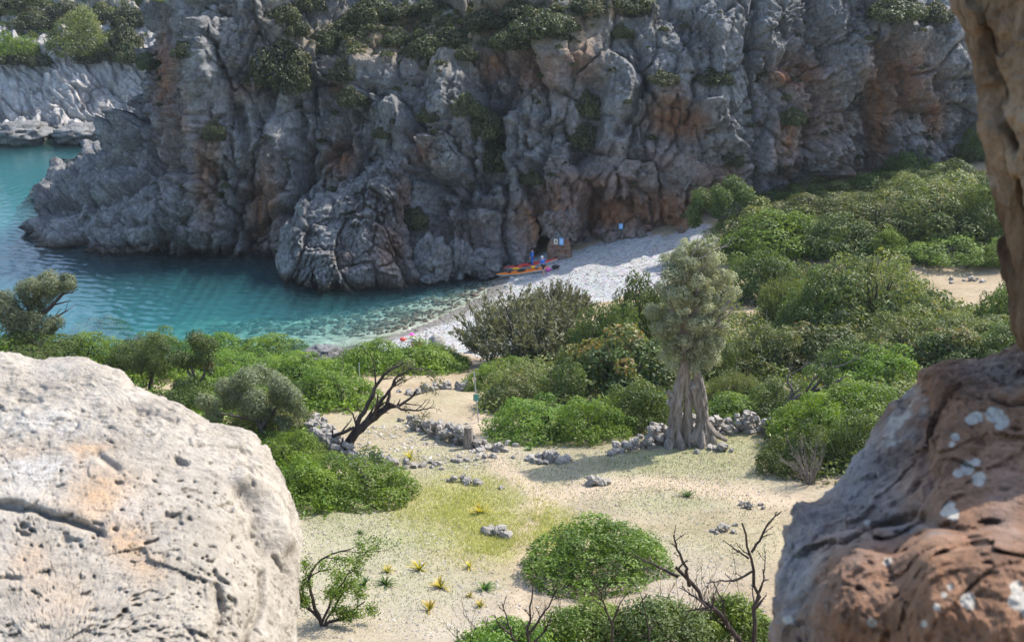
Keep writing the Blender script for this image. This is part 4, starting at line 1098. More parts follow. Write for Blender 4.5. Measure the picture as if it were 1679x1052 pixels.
# ---- shrubs growing on the cliff and on the far headland
CS = [
 ('cliff',460,122,86,52,'biggest grey green shrub on the cliff ledge at upper left'),('cliff',480,140,60,95,'dark shrub directly below the biggest ledge shrub'),
 ('cliff',430,138,44,110,'dark low shrub left of the big ledge shrub'),('cliff',470,30,60,0,'shrub at the frame top above the big ledge shrub'),
 ('cliff',490,55,44,30,'small shrub above the big ledge shrub'),('cliff',530,85,50,48,'grey green shrub right of the big ledge shrub'),
 ('cliff',560,60,54,30,'shrub in the upper shrub belt left of the bare soil'),('cliff',600,30,70,-6,'wide shrub at the top of the soil slope'),
 ('cliff',648,68,42,44,'rounded green shrub alone on the brown slope'),('cliff',560,128,44,96,'shrub in the notch below the upper shrub belt'),
 ('cliff',580,176,46,146,'bright patch shrub hanging on the middle of the cliff'),('cliff',695,202,32,178,'single small round shrub on the pale buttress'),
 ('cliff',684,372,44,332,'shrub growing behind the jagged outcrop'),('cliff',700,90,60,56,'shrub at the lower lip of the brown slope'),
 ('cliff',740,70,60,36,'wide shrub in the middle of the brown slope'),('cliff',770,95,40,70,'small shrub on the lower edge of the brown slope'),
 ('cliff',800,40,70,10,'shrub high on the brown slope above the gully'),('cliff',830,80,70,48,'shrub above the dark gully'),
 ('cliff',880,60,80,16,'large shrub near the right end of the brown slope'),('cliff',915,45,60,18,'shrub at the right end of the brown slope'),
 ('cliff',960,20,60,-8,'shrub at the frame top in the middle of the cliff'),('cliff',1040,18,60,-10,'shrub at the frame top right of the brown slope'),
 ('cliff',800,220,60,160,'dark shrub filling the top of the gully'),('cliff',815,270,64,210,'dark shrub filling the lower gully'),
 ('cliff',770,180,50,145,'grey green shrub left of the gully'),('cliff',965,190,50,150,'dark shrub in the second gully'),('cliff',955,240,56,190,'ivy like shrub low in the second gully'),
 ('cliff',1175,130,60,108,'flat shrub on the ledge above the orange scar'),('cliff',1205,275,40,246,'dark round shrub hanging low on the cliff'),
 ('cliff',1090,140,50,120,'thin shrub on the ledge left above the orange scar'),('cliff',1470,28,80,-6,'shrub at the frame top above the cave'),('cliff',1530,36,60,4,'shrub at the frame top near the pillar'),
 ('cliff',870,305,34,284,'small shrub above the rounded block at the cliff foot'),('cliff',295,95,38,70,'dark shrub on the left edge of the cliff'),('cliff',240,110,36,66,'shrub clinging to the left skyline of the cliff'),
 ('cliff',350,220,40,190,'dark shrub on the left part of the cliff face'),('cliff',1300,200,40,172,'dark shrub in the crack right of the orange scar'),
 ('deep',1478,308,90,234,'pale leaved shrub at the cliff foot under the cave'),('deep',1598,250,60,192,'dark green shrub at the cliff foot beside the pillar'),('deep',1604,318,70,246,'dark green shrub lower beside the pillar'),
 ('cliff',700,18,60,-6,'shrub on the skyline of the brown slope'),('cliff',1010,60,36,40,'small shrub on the cliff right of the brown slope'),('cliff',620,230,30,212,'tiny shrub on the face left of the pale buttress'),
 ('cliff',505,15,50,-10,'dark shrub at the frame top left of the soil slope'),('cliff',660,30,46,6,'shrub above the lone rounded shrub'),('cliff',855,20,60,-6,'shrub at frame top over the gully'),
]
def surf_shrub(which, kind, px, base, wpx, top, label, name='cliff_shrub', cat='shrub', group=None):
    p, D = on_surf(which, px, max(base - 4, 6) if base > 0 else 6, 7); r = wpx * D / FPX / 2; h = min(max((base - top) * D / FPX, r * .8), r * 1.5)
    place(kind, (p[0], p[1] + .1 * r, p[2] - .12 * h), r * 1.05, r * .9, h * .95, _rs.random() * 6.28, label, name, cat, group, stems=False)
for c in CS: surf_shrub('cliff', *c)
HSH = [('sage',130,80,110,24,'largest rounded tree on the far headland'),('green',30,84,70,50,'bright green shrub at the left edge of the far headland'),('cliff',20,98,60,80,'low shrub under the bright one at the far left'),
 ('cliff',60,40,70,16,'shrub above the bright one on the far headland'),('cliff',205,70,50,30,'dark shrub right of the large far tree'),('cliff',215,95,50,62,'dark shrub low at the right end of the far slope'),
 ('cliff',215,34,60,0,'tree at the frame top of the far slope'),('cliff',30,14,80,-14,'shrub in the top left corner'),('cliff',110,18,60,-4,'shrub at the frame top over the large far tree'),
 ('cliff',160,30,50,8,'grey shrub between the far tree and the frame top'),('cliff',145,95,60,78,'low shrub at the lip of the far white rock'),('cliff',60,110,40,92,'dark low shrub in a hollow of the far rock'),('cliff',185,100,36,86,'small shrub at the lip right of the far rock')]
for c in HSH: surf_shrub('headland', *c, name='headland_shrub')

# ================================================================== TREES
def px_lobes(lst, D, rng, dy=1.0, sub_=3, Y=0.0):
    """clumps given in photo pixels at a depth; each is broken into smaller ones"""
    C, r = [], []
    for x, y, rp in lst:
        s = D / FPX; c0 = at_up(x, y, Y) + np.array([0, rng.uniform(-1, 1) * dy, 0])
        for k in range(sub_):
            C.append(c0 + unit_sphere(rng, 1)[0] * rp * s * .55); r.append(rp * s * (.5 + .4 * rng.random()))
    return np.array(C), np.array(r)

def px_limb(pts, Y, rng, n=10, dy=0.0, y0=0.0):
    P = np.array([at_up(x, y, Y) for x, y in pts]); P = resample(P, n)
    t = np.linspace(0, 1, n); P[:, 1] += y0 + dy * t * rng.uniform(-1, 1) * 1.0
    P += rng.normal(size=P.shape) * 0.012 * np.linalg.norm(P[-1] - P[0]) * np.sin(t * 3.14)[:, None]
    return P

def tree(name, label, cat, base, limbs, lobes, mat, nleaf, L, W, D=None, bark='bark', twigs=(1, 4), dy=.8, seed=1, twmat=None, lsub=3, tipleaf=0, rmin=.008, tj=.05):
    rng = np.random.default_rng(seed); p, Dg = on_ground(*base); D = D or Dg
    t = thing(name, label, cat, (p[0], p[1], p[2])); o = np.array(t.location); s = D / FPX
    trunk, tips = [], []
    for q, (pts, r0, r1) in enumerate(limbs):
        P = px_limb(pts, p[1], rng, 12, dy if q else 0.0)
        if q == 0 or pts[0] == limbs[0][0][0]: P[0, 2] -= .25
        grow(rng, P, r0 * s, r1 * s, twigs[0], twigs[1], .35, .75, 7, rmin, .12, trunk, .06, tips)
    V, F_ = merge(trunk); link('trunk', mesh_np('trunk', V - o, F_, M[bark]), t)
    if lobes:
        C, r = px_lobes(lobes, D, rng, dy, lsub, p[1])
        link('crown', leaf_mesh('crown', (lambda a: (a[0] - o, a[1], a[2]))(lobes_to_leaves(rng, C, r, nleaf, L, W, .2, None, (.35, 1.3))), mat), t)
    if tipleaf:
        T = np.array(tips); k = rng.integers(0, len(T), tipleaf); P = T[k] + rng.normal(size=(tipleaf, 3)) * tj
        Nn = unit_sphere(rng, tipleaf); a = leaves(P - o, Nn, L * (.7 + .6 * rng.random(tipleaf)), W, rng.random(tipleaf), rng)
        link('crown', leaf_mesh('crown', a, mat), t)
    return t

# ---- the ancient olive
rng = np.random.default_rng(3)
p, OD = on_ground(1128, 728); s = OD / FPX; OY = p[1]
t = thing('olive_tree', 'ancient olive tree with a thick gnarled split trunk and silvery crown', 'tree', p); o = np.array(t.location)
def gnarl(pts, radii, seed, sides=40, n=46):
    P = np.array([at_up(x, y, OY) for x, y in pts]); P = resample(P, n); P[0, 2] -= .3
    rr = np.interp(np.linspace(0, 1, n), np.linspace(0, 1, len(radii)), radii) * s
    V, F_ = tube(P, rr, sides); A = np.repeat(P, sides, 0); d = V - A; L = np.linalg.norm(d, axis=1, keepdims=True); u = d / L
    th = np.arctan2(u[:, 1], u[:, 0]); tz = np.repeat(np.linspace(0, 1, n), sides)
    tw = th + 1.4 * tz + seed
    Q = np.stack([np.cos(tw) * 2.0, np.sin(tw) * 2.0, (V - o)[:, 2] * .55], -1)
    f = 0.34 * fbm(Q, 3, seed, .55, True) + .16 * fbm(Q * 2.7, 3, seed + 3, .6, True) - .38 * np.exp(-((vnoise(Q * .8, seed + 9)) / .10) ** 2)
    rr = None; u = u * .58
    flare = 1 + .62 * np.maximum(0, .16 - tz) / .16 * (1 + .9 * np.cos(5 * th + seed))
    V = A + u * L * (flare * (1 + f * .95))[:, None]
    return V, F_
parts = [gnarl([(1105,726),(1107,690),(1109,655),(1117,620),(1123,590),(1122,560)], [22,17,15,12,10,10], 5),
         gnarl([(1150,722),(1152,690),(1150,655),(1144,622),(1135,592),(1132,560)], [19,15,14,12,8,7], 8),
         gnarl([(1136,625),(1145,665),(1156,695),(1172,712),(1192,722)], [8,11,12,10,4], 11, 24, 24),
         gnarl([(1127,728),(1128,690),(1129,640),(1127,590)], [14,11,9,6], 14, 30, 30),
         gnarl([(1105,652),(1098,645),(1094,640)], [9,9,4], 17, 16, 10)]
for pts, r0 in (([(1122,565),(1110,530),(1098,500),(1092,465)], 7), ([(1130,565),(1136,525),(1140,480),(1138,440)], 8), ([(1134,572),(1152,550),(1170,530),(1180,505)], 6), ([(1126,560),(1120,520),(1118,470),(1125,420)], 6)):
    P = px_limb(pts, OY, rng, 8, .8); grow(rng, P, r0 * s, 2 * s, 2, 4, .45, .7, 6, .01, .15, parts)
V, F_ = merge(parts); link('trunk', mesh_np('trunk', V - o, F_, M['olivebark']), t)
C, r = [], []
for i in range(330):
    y = 396 + (585 - 396) * rng.random() ** .8
    half = np.interp(y, [392,410,435,470,510,540,560,580], [14,34,48,58,58,54,46,30]) * (.68 + .36 * math.sin(y * .11 + 2.0) ** 2); cx = np.interp(y, [392,430,480,540,580], [1146,1142,1137,1134,1132]) + 7 * math.sin(y * .07)
    x = cx + half * (2 * rng.random() - 1) * 1.05; q = min(1, abs(x - cx) / half)
    dep = half * s * math.sqrt(max(0, 1 - q * q)) * (2 * rng.random() - 1)
    C.append(at_up(x, y, OY + dep)); r.append((5 + 9 * rng.random() ** 1.8) * s)
for x, y in ((1092,560),(1096,578),(1180,556),(1170,578),(1188,540),(1084,470),(1196,490),(1108,592),(1150,588),(1130,585),(1100,566),(1160,566),(1176,566),(1086,545),(1100,598),(1116,606),(1140,604),(1158,598),(1172,590),(1088,585)): C.append(at_up(x, y, OY + rng.uniform(-.6, .6))); r.append(11 * s)
a = lobes_to_leaves(rng, C, r, 46000, .13, .042, .15, None, (.35, 1.15), 0, .45)
link('crown', leaf_mesh('crown', (a[0] - o, a[1], a[2]), M['olive']), t)

# ---- windswept pine, far left
tree('pine_tree', 'windswept pine leaning right over the water at the left edge', 'tree', (60, 562),
     [([(52,562),(46,530),(30,505),(0,480)], 9, 3), ([(52,545),(66,515),(92,495),(112,475)], 6, 1.5), ([(46,530),(50,500),(60,478),(80,466)], 5, 1.5), ([(56,552),(84,525),(104,515)], 4, 1)],
     [(18,490,20),(10,505,22),(38,482,20),(52,472,18),(70,466,16),(88,464,14),(104,466,12),(118,464,8),(60,488,18),(82,482,14),(98,478,10),(30,512,20),(48,508,18),(40,535,20),(62,528,18),(84,530,14),(20,535,18),(70,548,14)],
     M['pine'], 26000, .17, .05, None, 'darkbark', (1, 5), 1.2, 21, lsub=6)
# ---- grey green pine behind the boulder
tree('pine_tree', 'round grey green pine behind the shoulder of the pale boulder', 'tree', (440, 722),
     [([(432,722),(428,700),(420,682),(405,668)], 5, 2), ([(428,700),(450,675),(470,662)], 4, 1.5), ([(425,690),(400,676),(372,662)], 3, 1)],
     [(350,655,20),(372,640,22),(398,632,22),(428,626,20),(458,626,20),(480,640,18),(484,662,18),(462,655,20),(432,652,22),(400,660,22),(370,672,18),(440,680,16),(470,684,14),(352,682,14)],
     M['pine'], 19000, .15, .045, None, 'bark', (1, 4), 1.2, 22)
tree('small_tree', 'small dark twiggy tree with a bent trunk behind the pale boulder', 'tree', (246, 638),
     [([(246,638),(248,620),(252,608),(258,596)], 4.5, 2), ([(252,608),(275,592),(290,580)], 3, 1), ([(250,612),(232,596),(222,580)], 3, 1)],
     [(225,582,20),(250,568,22),(275,572,18),(240,600,16),(268,596,16),(288,588,12)], M['deep'], 7000, .12, .05, None, 'darkbark', (2, 4), 1.0, 23)
tree('small_tree', 'small loose green tree with orange tinted top above the boulder slope', 'tree', (326, 664),
     [([(326,664),(324,640),(318,615),(310,590)], 4, 1.5), ([(324,640),(336,610),(344,585)], 3, 1), ([(322,630),(300,605),(292,590)], 2.5, 1)],
     [(300,580,16),(320,570,18),(342,572,16),(305,600,16),(330,598,18),(350,600,12),(315,625,14),(338,628,12),(298,625,10)], M['carob'], 8000, .12, .06, None, 'bark', (1, 4), .9, 24)
# ---- leaning dead tree in the middle
tree('dead_tree', 'black leaning half dead tree bent to the right beside the stone wall', 'tree', (567, 744),
     [([(567,744),(575,722),(590,702),(606,690),(622,676),(640,662)], 9, 4.5), ([(566,742),(558,728),(544,724),(548,712),(566,704),(582,696)], 4.2, 2.5), ([(585,706),(586,690),(600,672),(612,648),(620,630),(632,612),(650,602),(664,596)], 4.5, 1.5),
      ([(606,690),(622,664),(634,645),(650,628),(662,618)], 4, 1.2), ([(622,676),(645,668),(662,664),(676,655),(682,645)], 4, 1.2), ([(634,664),(640,640),(648,622),(668,608),(690,606)], 3, 1), ([(640,662),(660,672),(690,672),(712,668)], 2.5, .8),
      ([(584,696),(578,680),(570,674)], 2, .8), ([(596,676),(586,668),(588,655)], 1.6, .6), ([(565,744),(562,730),(563,716)], 2.5, 1.6)],
     [(640,612,9),(656,604,10),(672,602,9),(688,610,8),(705,620,10),(720,625,8),(698,632,8),(668,676,9),(682,682,10),(700,680,9),(660,622,7),(712,640,6)],
     M['juniper'], 1500, .09, .04, None, 'darkbark', (3, 4), .5, 25, rmin=.009, lsub=5)
# ---- leaning grey tree at right
tree('leaning_tree', 'leaning grey tree with sparse crown at the right end of the dry stone wall', 'tree', (1266, 688),
     [([(1264,690),(1285,668),(1305,652),(1330,642),(1352,634)], 5.5, 3), ([(1296,658),(1300,640),(1292,625),(1300,610)], 3, 1), ([(1330,642),(1345,618),(1365,600),(1385,592)], 3, 1), ([(1318,648),(1328,622),(1340,600)], 2.6, 1), ([(1352,634),(1372,628),(1392,618)], 2.4, .8), ([(1300,612),(1320,595),(1335,588)], 1.6, .6)],
     [(1330,612,10),(1350,620,11),(1362,606,9),(1340,600,8)], M['deep'], 1500, .10, .04, None, 'bark', (3, 4), .8, 26, rmin=.010)
# ---- crooked tree at the cliff foot
tree('small_tree', 'crooked round topped tree at the cliff foot behind the beach', 'tree', (1190, 402),
     [([(1188,402),(1190,380),(1182,362),(1170,345)], 4, 2), ([(1190,380),(1204,358),(1214,340)], 3, 1), ([(1186,370),(1196,345),(1198,325)], 3, 1)],
     [(1145,346,16),(1160,330,18),(1180,318,18),(1202,314,16),(1220,322,14),(1228,338,12),(1195,332,16),(1172,346,14),(1142,362,10)], M['deep'], 9000, .2, .10, None, 'twig', (2, 4), 1.0, 27)

# ---- low sprawling bush at the lower left of the meadow
tree('sprawling_bush', 'sprawling green bush with bare crooked branches beside the pale boulder', 'bush', (520, 1025),
     [([(530,1022),(512,990),(505,950),(520,920),(548,905),(576,900)], 3.5, 1), ([(530,1022),(555,1020),(575,1008),(596,998)], 3, 1), ([(528,1020),(545,985),(560,960),(572,945)], 2.5, .8), ([(525,1015),(500,990),(494,960)], 3, 1), ([(530,1022),(550,1000),(562,975)], 2, .8)],
     None, M['green'], 9000, .085, .042, None, 'darkbark', (2, 5), .6, 31, rmin=.005, tipleaf=5200, tj=.10)

# ---- leafy bushes and bare branches on the slope just below the viewpoint
def near_bush(label, px, top, wpx, Y, seed, mat, nleaf=9000):
    rng = np.random.default_rng(seed); X = (px - CX) / FPX * Y * 1.12; zt = z_row(Y, top); z0 = float(ground_z(np.array([X]), np.array([Y]))[0]); rx = wpx * Y * 1.12 / FPX / 2
    t = thing('leafy_bush', label, 'bush', (X, Y, z0)); h = zt - z0
    C, r = [], []
    for i in range(46):
        u = unit_sphere(rng, 1)[0]; u[2] = abs(u[2]); C.append(np.array([u[0] * rx * .85, u[1] * rx * .7, h * (.62 + .33 * u[2])])); r.append((.16 + .14 * rng.random()) * rx + .05)
    parts = []
    for i in range(10):
        a = rng.random() * 6.28; P = np.array([[0, 0, -.2], [.3 * rx * math.cos(a), .3 * rx * math.sin(a), h * .5], [.75 * rx * math.cos(a), .6 * rx * math.sin(a), h * .95]])
        grow(rng, resample(P, 7), .022, .008, 2, 4, .35, .7, 5, .004, .25, parts)
    link('foliage', leaf_mesh('foliage', lobes_to_leaves(rng, C, r, nleaf, .078, .032, .3, None, (.3, 1.2), .1, .5), mat), t)
    V, F_ = merge(parts); link('stems', mesh_np('stems', V, F_, M['darkbark']), t)
near_bush('leafy green bush at the bottom edge, left of the bare branches', 830, 1040, 180, 16.5, 41, M['green'])
near_bush('leafy green bush at the bottom edge under the round meadow bush', 960, 1004, 180, 17.5, 42, M['green'])
near_bush('leafy green bush at the bottom edge among the bare branches', 1085, 998, 180, 17.0, 43, M['deep'])
near_bush('leafy green bush at the bottom edge against the brown rock', 1205, 990, 140, 17.5, 44, M['green'])

def bare(name, label, base, limbs, D, seed, rmin=.005):
    rng = np.random.default_rng(seed); b = at(base[0], base[1], D); z0 = float(ground_z(b[0:1], b[1:2])[0])
    t = thing(name, label, 'bush', (b[0], b[1], z0)); o = np.array(t.location); s = D / FPX; parts = []
    grow(rng, resample(np.array([[b[0], b[1], z0 - .2], [b[0] + .1, b[1], (z0 + b[2]) / 2], b]), 6), 6 * s, 4.5 * s, 0, 0, out=parts)
    for pts, r0, r1 in limbs:
        P = px_limb(pts, b[1], rng, 12, .25); grow(rng, P, r0 * s, r1 * s, 2, 5, .22, .85, 6, rmin, .1, parts, .09)
    V, F_ = merge(parts); link('branches', mesh_np('branches', V - o, F_, M['darkbark']), t)
bare('bare_bush', 'bare dark branches reaching up in front of the brown rock', (1230, 1075),
     [([(1230,1075),(1195,1030),(1160,995),(1130,960),(1112,945)], 5, 3), ([(1130,960),(1122,925),(1108,890),(1102,868)], 3.4, 1.2), ([(1112,945),(1085,935),(1060,928),(1042,920)], 3, .8), ([(1230,1075),(1240,1020),(1242,985),(1238,930),(1226,890),(1218,860)], 4.5, 1.4),
      ([(1236,935),(1205,955),(1180,955),(1160,960)], 2.4, .8), ([(1232,905),(1252,880),(1262,860),(1285,845)], 2.4, .8), ([(1228,915),(1205,905),(1190,898)], 1.8, .6), ([(1160,995),(1140,985),(1118,980)], 2, .7), ([(1195,1030),(1185,990),(1170,955)], 2.4, .8), ([(1240,985),(1255,960),(1262,930)], 2, .7)], 14.6, 51)
bare('bare_bush', 'bare twigs standing at the bottom edge below the meadow', (868, 1080),
     [([(868,1080),(866,1040),(870,1005),(874,965)], 3, 1), ([(848,1080),(840,1040),(830,1005),(824,985)], 2.6, .8), ([(866,1040),(890,1010),(906,985),(914,968)], 2.4, .8), ([(868,1060),(895,1030),(905,1000)], 2, .7), ([(840,1040),(820,1020),(812,1000)], 1.8, .6)], 14.8, 52)
bare('bare_bush', 'thin bare stem rising in front of the round meadow bush', (1000, 1075),
     [([(1000,1075),(1004,1020),(992,985),(980,955),(968,930)], 2.8, .8), ([(1004,1020),(1012,990),(1020,970)], 1.8, .6), ([(1070,1075),(1060,1010),(1052,985)], 2, .6), ([(1052,985),(1060,965)], 1.2, .5)], 15.2, 53)

# ================================================================== STONES
def stone_proto(seed):
    import bmesh
    rng = np.random.default_rng(seed); bm = bmesh.new(); bmesh.ops.create_cube(bm, size=2.0); bmesh.ops.subdivide_edges(bm, edges=bm.edges[:], cuts=1, use_grid_fill=True)
    V = np.array([v.co[:] for v in bm.verts]); F_ = np.array([[v.index for v in f.verts] for f in bm.faces]); bm.free()
    V = V / np.linalg.norm(V, axis=1, keepdims=True) ** .62; V = V / np.abs(V).max()
    V = V * (1 + .16 * rng.normal(size=(len(V), 1))) * np.array([1, .8, .72])
    return mesh_np('stone', V, F_, M['stone'], False)
STONES = [stone_proto(s) for s in range(200, 208)]
def put_stone(parent, p, size, rng, o):
    s = size * (.75 + .5 * rng.random())
    return link('stone', STONES[rng.integers(len(STONES))], parent, np.asarray(p) - o, (rng.normal() * .3, rng.normal() * .3, rng.random() * 6.28), (s, s, s))

def wall(label, line, size, thick, seed, name='stone_wall', cat='wall', loose=.5):
    """dry stone wall; line: (px, base row, height in photo pixels)"""
    rng = np.random.default_rng(seed); W = []
    for x, y, h in line:
        p, D = on_ground(x, y); W.append([p[0], p[1], h * D / FPX])
    W = np.array(W); L = np.hypot(np.diff(W[:, 0]), np.diff(W[:, 1])).sum(); n = max(2, int(L / (size * 1.15))); Q = resample(W, n)
    c = Q[n // 2]; t = thing(name, label, cat, (c[0], c[1], float(ground_z(c[0:1], c[1:2])[0]))); o = np.array(t.location)
    rows = max(1, int(round(thick / (size * .9))))
    for i in range(n):
        d = Q[min(i + 1, n - 1)] - Q[max(i - 1, 0)]; d = d[:2] / max(np.hypot(*d[:2]), 1e-6); nrm = np.array([-d[1], d[0]])
        lay = max(1, int(round(Q[i, 2] / (size * .62))))
        for k in range(lay):
            for j in range(rows):
                if k == lay - 1 and rng.random() < .35 and lay > 1: continue
                if lay == 1 and rng.random() < .15: continue
                q = Q[i, :2] + nrm * ((j - (rows - 1) / 2) * size * .9 * (1 - .25 * k / max(lay, 1))) + rng.normal(size=2) * size * .22 * (1 + loose)
                z = float(ground_z(q[0:1], q[1:2])[0]) + size * (.16 + .60 * k)
                put_stone(t, (q[0], q[1], z), size * .52, rng, o)
    for i in range(int(n * loose)):
        q = Q[rng.integers(n), :2] + rng.normal(size=2) * thick * .9; z = float(ground_z(q[0:1], q[1:2])[0]) + size * .12
        put_stone(t, (q[0], q[1], z), size * .36, rng, o)
    return t
wall('long dry stone wall of grey stones running behind the old olive trunk', [(1000,742,8),(1040,735,22),(1085,722,34),(1130,712,36),(1190,708,34),(1230,706,36),(1264,712,30)], .36, .8, 61)
wall('tumbled grey stone wall behind the leaning dead tree', [(512,700,22),(525,722,34),(545,742,36),(575,752,22),(600,756,10)], .38, .9, 62)
wall('short dark stone wall left of the column stump', [(668,690,10),(692,704,22),(720,716,30),(752,726,30),(780,732,14),(812,736,8)], .36, .6, 63)
wall('low row of grey stones edging the terrace right of the big green mound', [(612,752,12),(640,764,16),(672,766,10),(710,763,9),(750,758,9),(790,752,9),(826,748,6)], .32, .4, 64, 'stone_row')
wall('tumbled pale stones around the top of the leaning dead tree', [(668,648,8),(700,640,14),(735,636,18),(760,640,12)], .4, .9, 65, 'stone_wall')
def pile(label, px, py, n, spread, size, seed):
    rng = np.random.default_rng(seed); p, D = on_ground(px, py); t = thing('stone_pile', label, 'stones', p); o = np.array(t.location)
    for i in range(n):
        k = i / max(n - 1, 1); q = p[:2] + rng.normal(size=2) * spread * np.array([1.0, .6]) * (1 - .7 * (k > .7)); z = float(ground_z(q[0:1], q[1:2])[0]) + size * (.15 + .45 * (k > .7))
        put_stone(t, (q[0], q[1], z), size * .55, rng, o)
pile('grey stone heap in the shade of the olive tree', 902, 756, 16, .45, .42, 71)
pile('small grey stone heap right of the olive shadow', 978, 795, 9, .28, .34, 72)
pile('pale stone heap in the yellow grass patch', 818, 876, 9, .35, .36, 73)
pile('flat curved line of weathered stones in the middle of the meadow', 760, 792, 10, .75, .28, 74)
pile('small cluster of pale stones near the brown rock', 1190, 870, 8, .4, .22, 75)
pile('scattered pale stones by the edge of the thicket', 1228, 832, 6, .35, .20, 76)
pile('stones on the sandy clearing near the pillar', 1590, 460, 10, .7, .35, 77)
pile('few stones left of the olive stone heap', 812, 738, 12, .8, .34, 78)
pile('stones lying by the path under the dark bush', 1215, 494, 12, .9, .4, 79)
pile('stones at the foot of the wall right of the olive root', 1180, 738, 8, .5, .34, 80)
pile('flat pale stones along the path bend by the juniper', 790, 578, 14, 1.2, .5, 81)

small_rock('shore_rock', 'grey rock with a dark hollow among the bright green shrubs at the shore', 532, 602, 72, 36, 82.0, M['cliff'], 15, sub_=5)
small_rock('shore_rock', 'small rounded rock left of the hollow shore rock', 472, 598, 24, 14, 82.0, M['cliff'], 16, sub_=4)
small_rock('beach_boulder', 'upright pointed grey boulder on the beach beside the pink hatted person', 716, 576, 27, 32, 88.0, M['pebble'], 17, sub_=4, attrs=False, rel=.14)

# ---- loose stones of the beach and gravel of the meadow
ICO = None
def scatter_stones(name, label, cat, pts, sizes, mat, seed):
    global ICO
    import bmesh
    if ICO is None:
        bm = bmesh.new(); bmesh.ops.create_icosphere(bm, subdivisions=1, radius=1.0)
        ICO = (np.array([v.co[:] for v in bm.verts]), np.array([[v.index for v in f.verts] for f in bm.faces])); bm.free()
    V0, F0 = ICO; rng = np.random.default_rng(seed); n = len(pts)
    a = rng.random(n) * 6.28; ca, sa = np.cos(a), np.sin(a)
    sc = sizes[:, None] * np.stack([.8 + .5 * rng.random(n), .7 + .4 * rng.random(n), .45 + .35 * rng.random(n)], -1)
    V = V0[None] * sc[:, None] * (1 + .14 * rng.normal(size=(n, len(V0), 1)))
    X = V[..., 0] * ca[:, None] - V[..., 1] * sa[:, None]; Y = V[..., 0] * sa[:, None] + V[..., 1] * ca[:, None]
    V = np.stack([X, Y, V[..., 2]], -1) + pts[:, None]
    F_ = (F0[None] + (np.arange(n) * len(V0))[:, None, None]).reshape(-1, 3)
    return stuff(name, mesh_np(name, V.reshape(-1, 3), F_, mat, False, {'tint': np.repeat(rng.random(n), len(V0)), 'wet': np.repeat(sstep(.42, .15, pts[:, 2]), len(V0))}), label, cat)

def scatter_pixels(poly, n, rng, dmin=12):
    """random points of the ground seen inside a photo polygon, evenly spread over the ground"""
    W = np.array([on_ground(x, y, dmin)[0][:2] for x, y in poly]); lo, hi = W.min(0), W.max(0)
    out = []
    while sum(len(o) for o in out) < n:
        q = lo + (hi - lo) * rng.random((n * 2, 2)); z = ground_z(q[:, 0], q[:, 1]); P = np.column_stack([q, z]); x, y, D = proj(P)
        out.append(P[in_poly(x, y, poly)])
    return np.concatenate(out)[:n]
rng = np.random.default_rng(300)
# beach stones: bigger near the waterline
bp = scatter_pixels([(655,556),(700,532),(760,505),(815,458),(860,436),(960,412),(1060,400),(1150,390),(1170,405),(1080,450),(960,500),(880,560),(770,580),(700,580)], 7500, rng, 60)
sz = .03 + .06 * rng.random(len(bp)) ** 3 + .11 * (rng.random(len(bp)) < .02)
near = np.exp(-np.abs(bp[:, 2] - .35) / .35); sz = sz * (1 + 1.1 * near * (rng.random(len(bp)) < .3))
scatter_stones('beach_stones', 'pale grey stones and shingle covering the small beach', 'shingle', bp, sz, M['pebble'], 301)
gp = scatter_pixels([(490,1052),(490,850),(600,840),(680,770),(800,735),(830,725),(1000,735),(1260,730),(1310,800),(1260,870),(1260,1052)], 9000, rng, 26)
x, y, D = proj(gp); wgt = np.clip(blobs(x, y, [(600,900,180,110,1),(720,1000,200,80,1),(1080,800,260,60,.9),(1130,940,140,70,.9),(800,740,220,40,.8)]) + .12, 0, 1)
gp = gp[rng.random(len(gp)) < wgt]
scatter_stones('gravel', 'small loose stones strewn over the dry meadow', 'gravel', gp, .018 + .05 * rng.random(len(gp)) ** 4, M['gravel'], 302)
gp = scatter_pixels([(600,700),(760,690),(830,735),(800,770),(620,770),(560,740)], 700, rng, 40)
scatter_stones('gravel', 'small loose stones around the walls in the middle of the valley', 'gravel', gp, .03 + .10 * rng.random(len(gp)) ** 3, M['gravel'], 303)

# seabed stones seen through the shallow water
sp = scatter_pixels([(300,545),(560,500),(700,470),(810,462),(760,505),(650,545),(600,552)], 1500, rng, 60)
_k = sp[:, 2] < -.1
scatter_stones('seabed_stones', 'rounded stones lying under the shallow turquoise water', 'stones', sp[_k], .10 + .25 * rng.random(_k.sum()) ** 2, M['gravel'], 304)

# grass and weeds
def blades(P, h, wd, rng, lean=.5):
    n = len(P); a = rng.random(n) * 6.283; wv = np.stack([np.cos(a), np.sin(a), 0 * a], -1) * wd[:, None]
    ln_ = rng.normal(size=(n, 3)) * (h * lean)[:, None]; ln_[:, 2] = h
    return np.stack([P - wv, P + wv, P + ln_], 1).reshape(-1, 3), np.arange(3 * n).reshape(-1, 3)
def grass(name, label, cat, poly, n, weight, h, mat, seed, wd=.010):
    rng = np.random.default_rng(seed); P = scatter_pixels(poly, n, rng, 26); x, y, D = proj(P); nz = fbm(P * np.array([.9, .9, 0]), 3, seed)
    P = P[rng.random(len(P)) < weight(x + nz * 50, y + nz * 22)]; n = len(P)
    hh = h * (.5 + rng.random(n)); V, F_ = blades(P - [0, 0, .01], hh, wd * (.7 + .6 * rng.random(n)), rng)
    stuff(name, mesh_np(name, V, F_, mat, False, {'tint': np.repeat(rng.random(n), 3)}), label, cat)
YP = [(760,835,80,46,1),(800,880,75,36,1),(700,835,60,32,.5),(895,868,42,32,.9),(905,840,26,18,.4)]
grass('grass', 'yellow green dry grass in two patches on the meadow', 'grass', [(640,780),(960,780),(960,940),(640,940)], 60000, lambda x, y: blobs(x, y, YP), .13, M['drygrass'], 311)
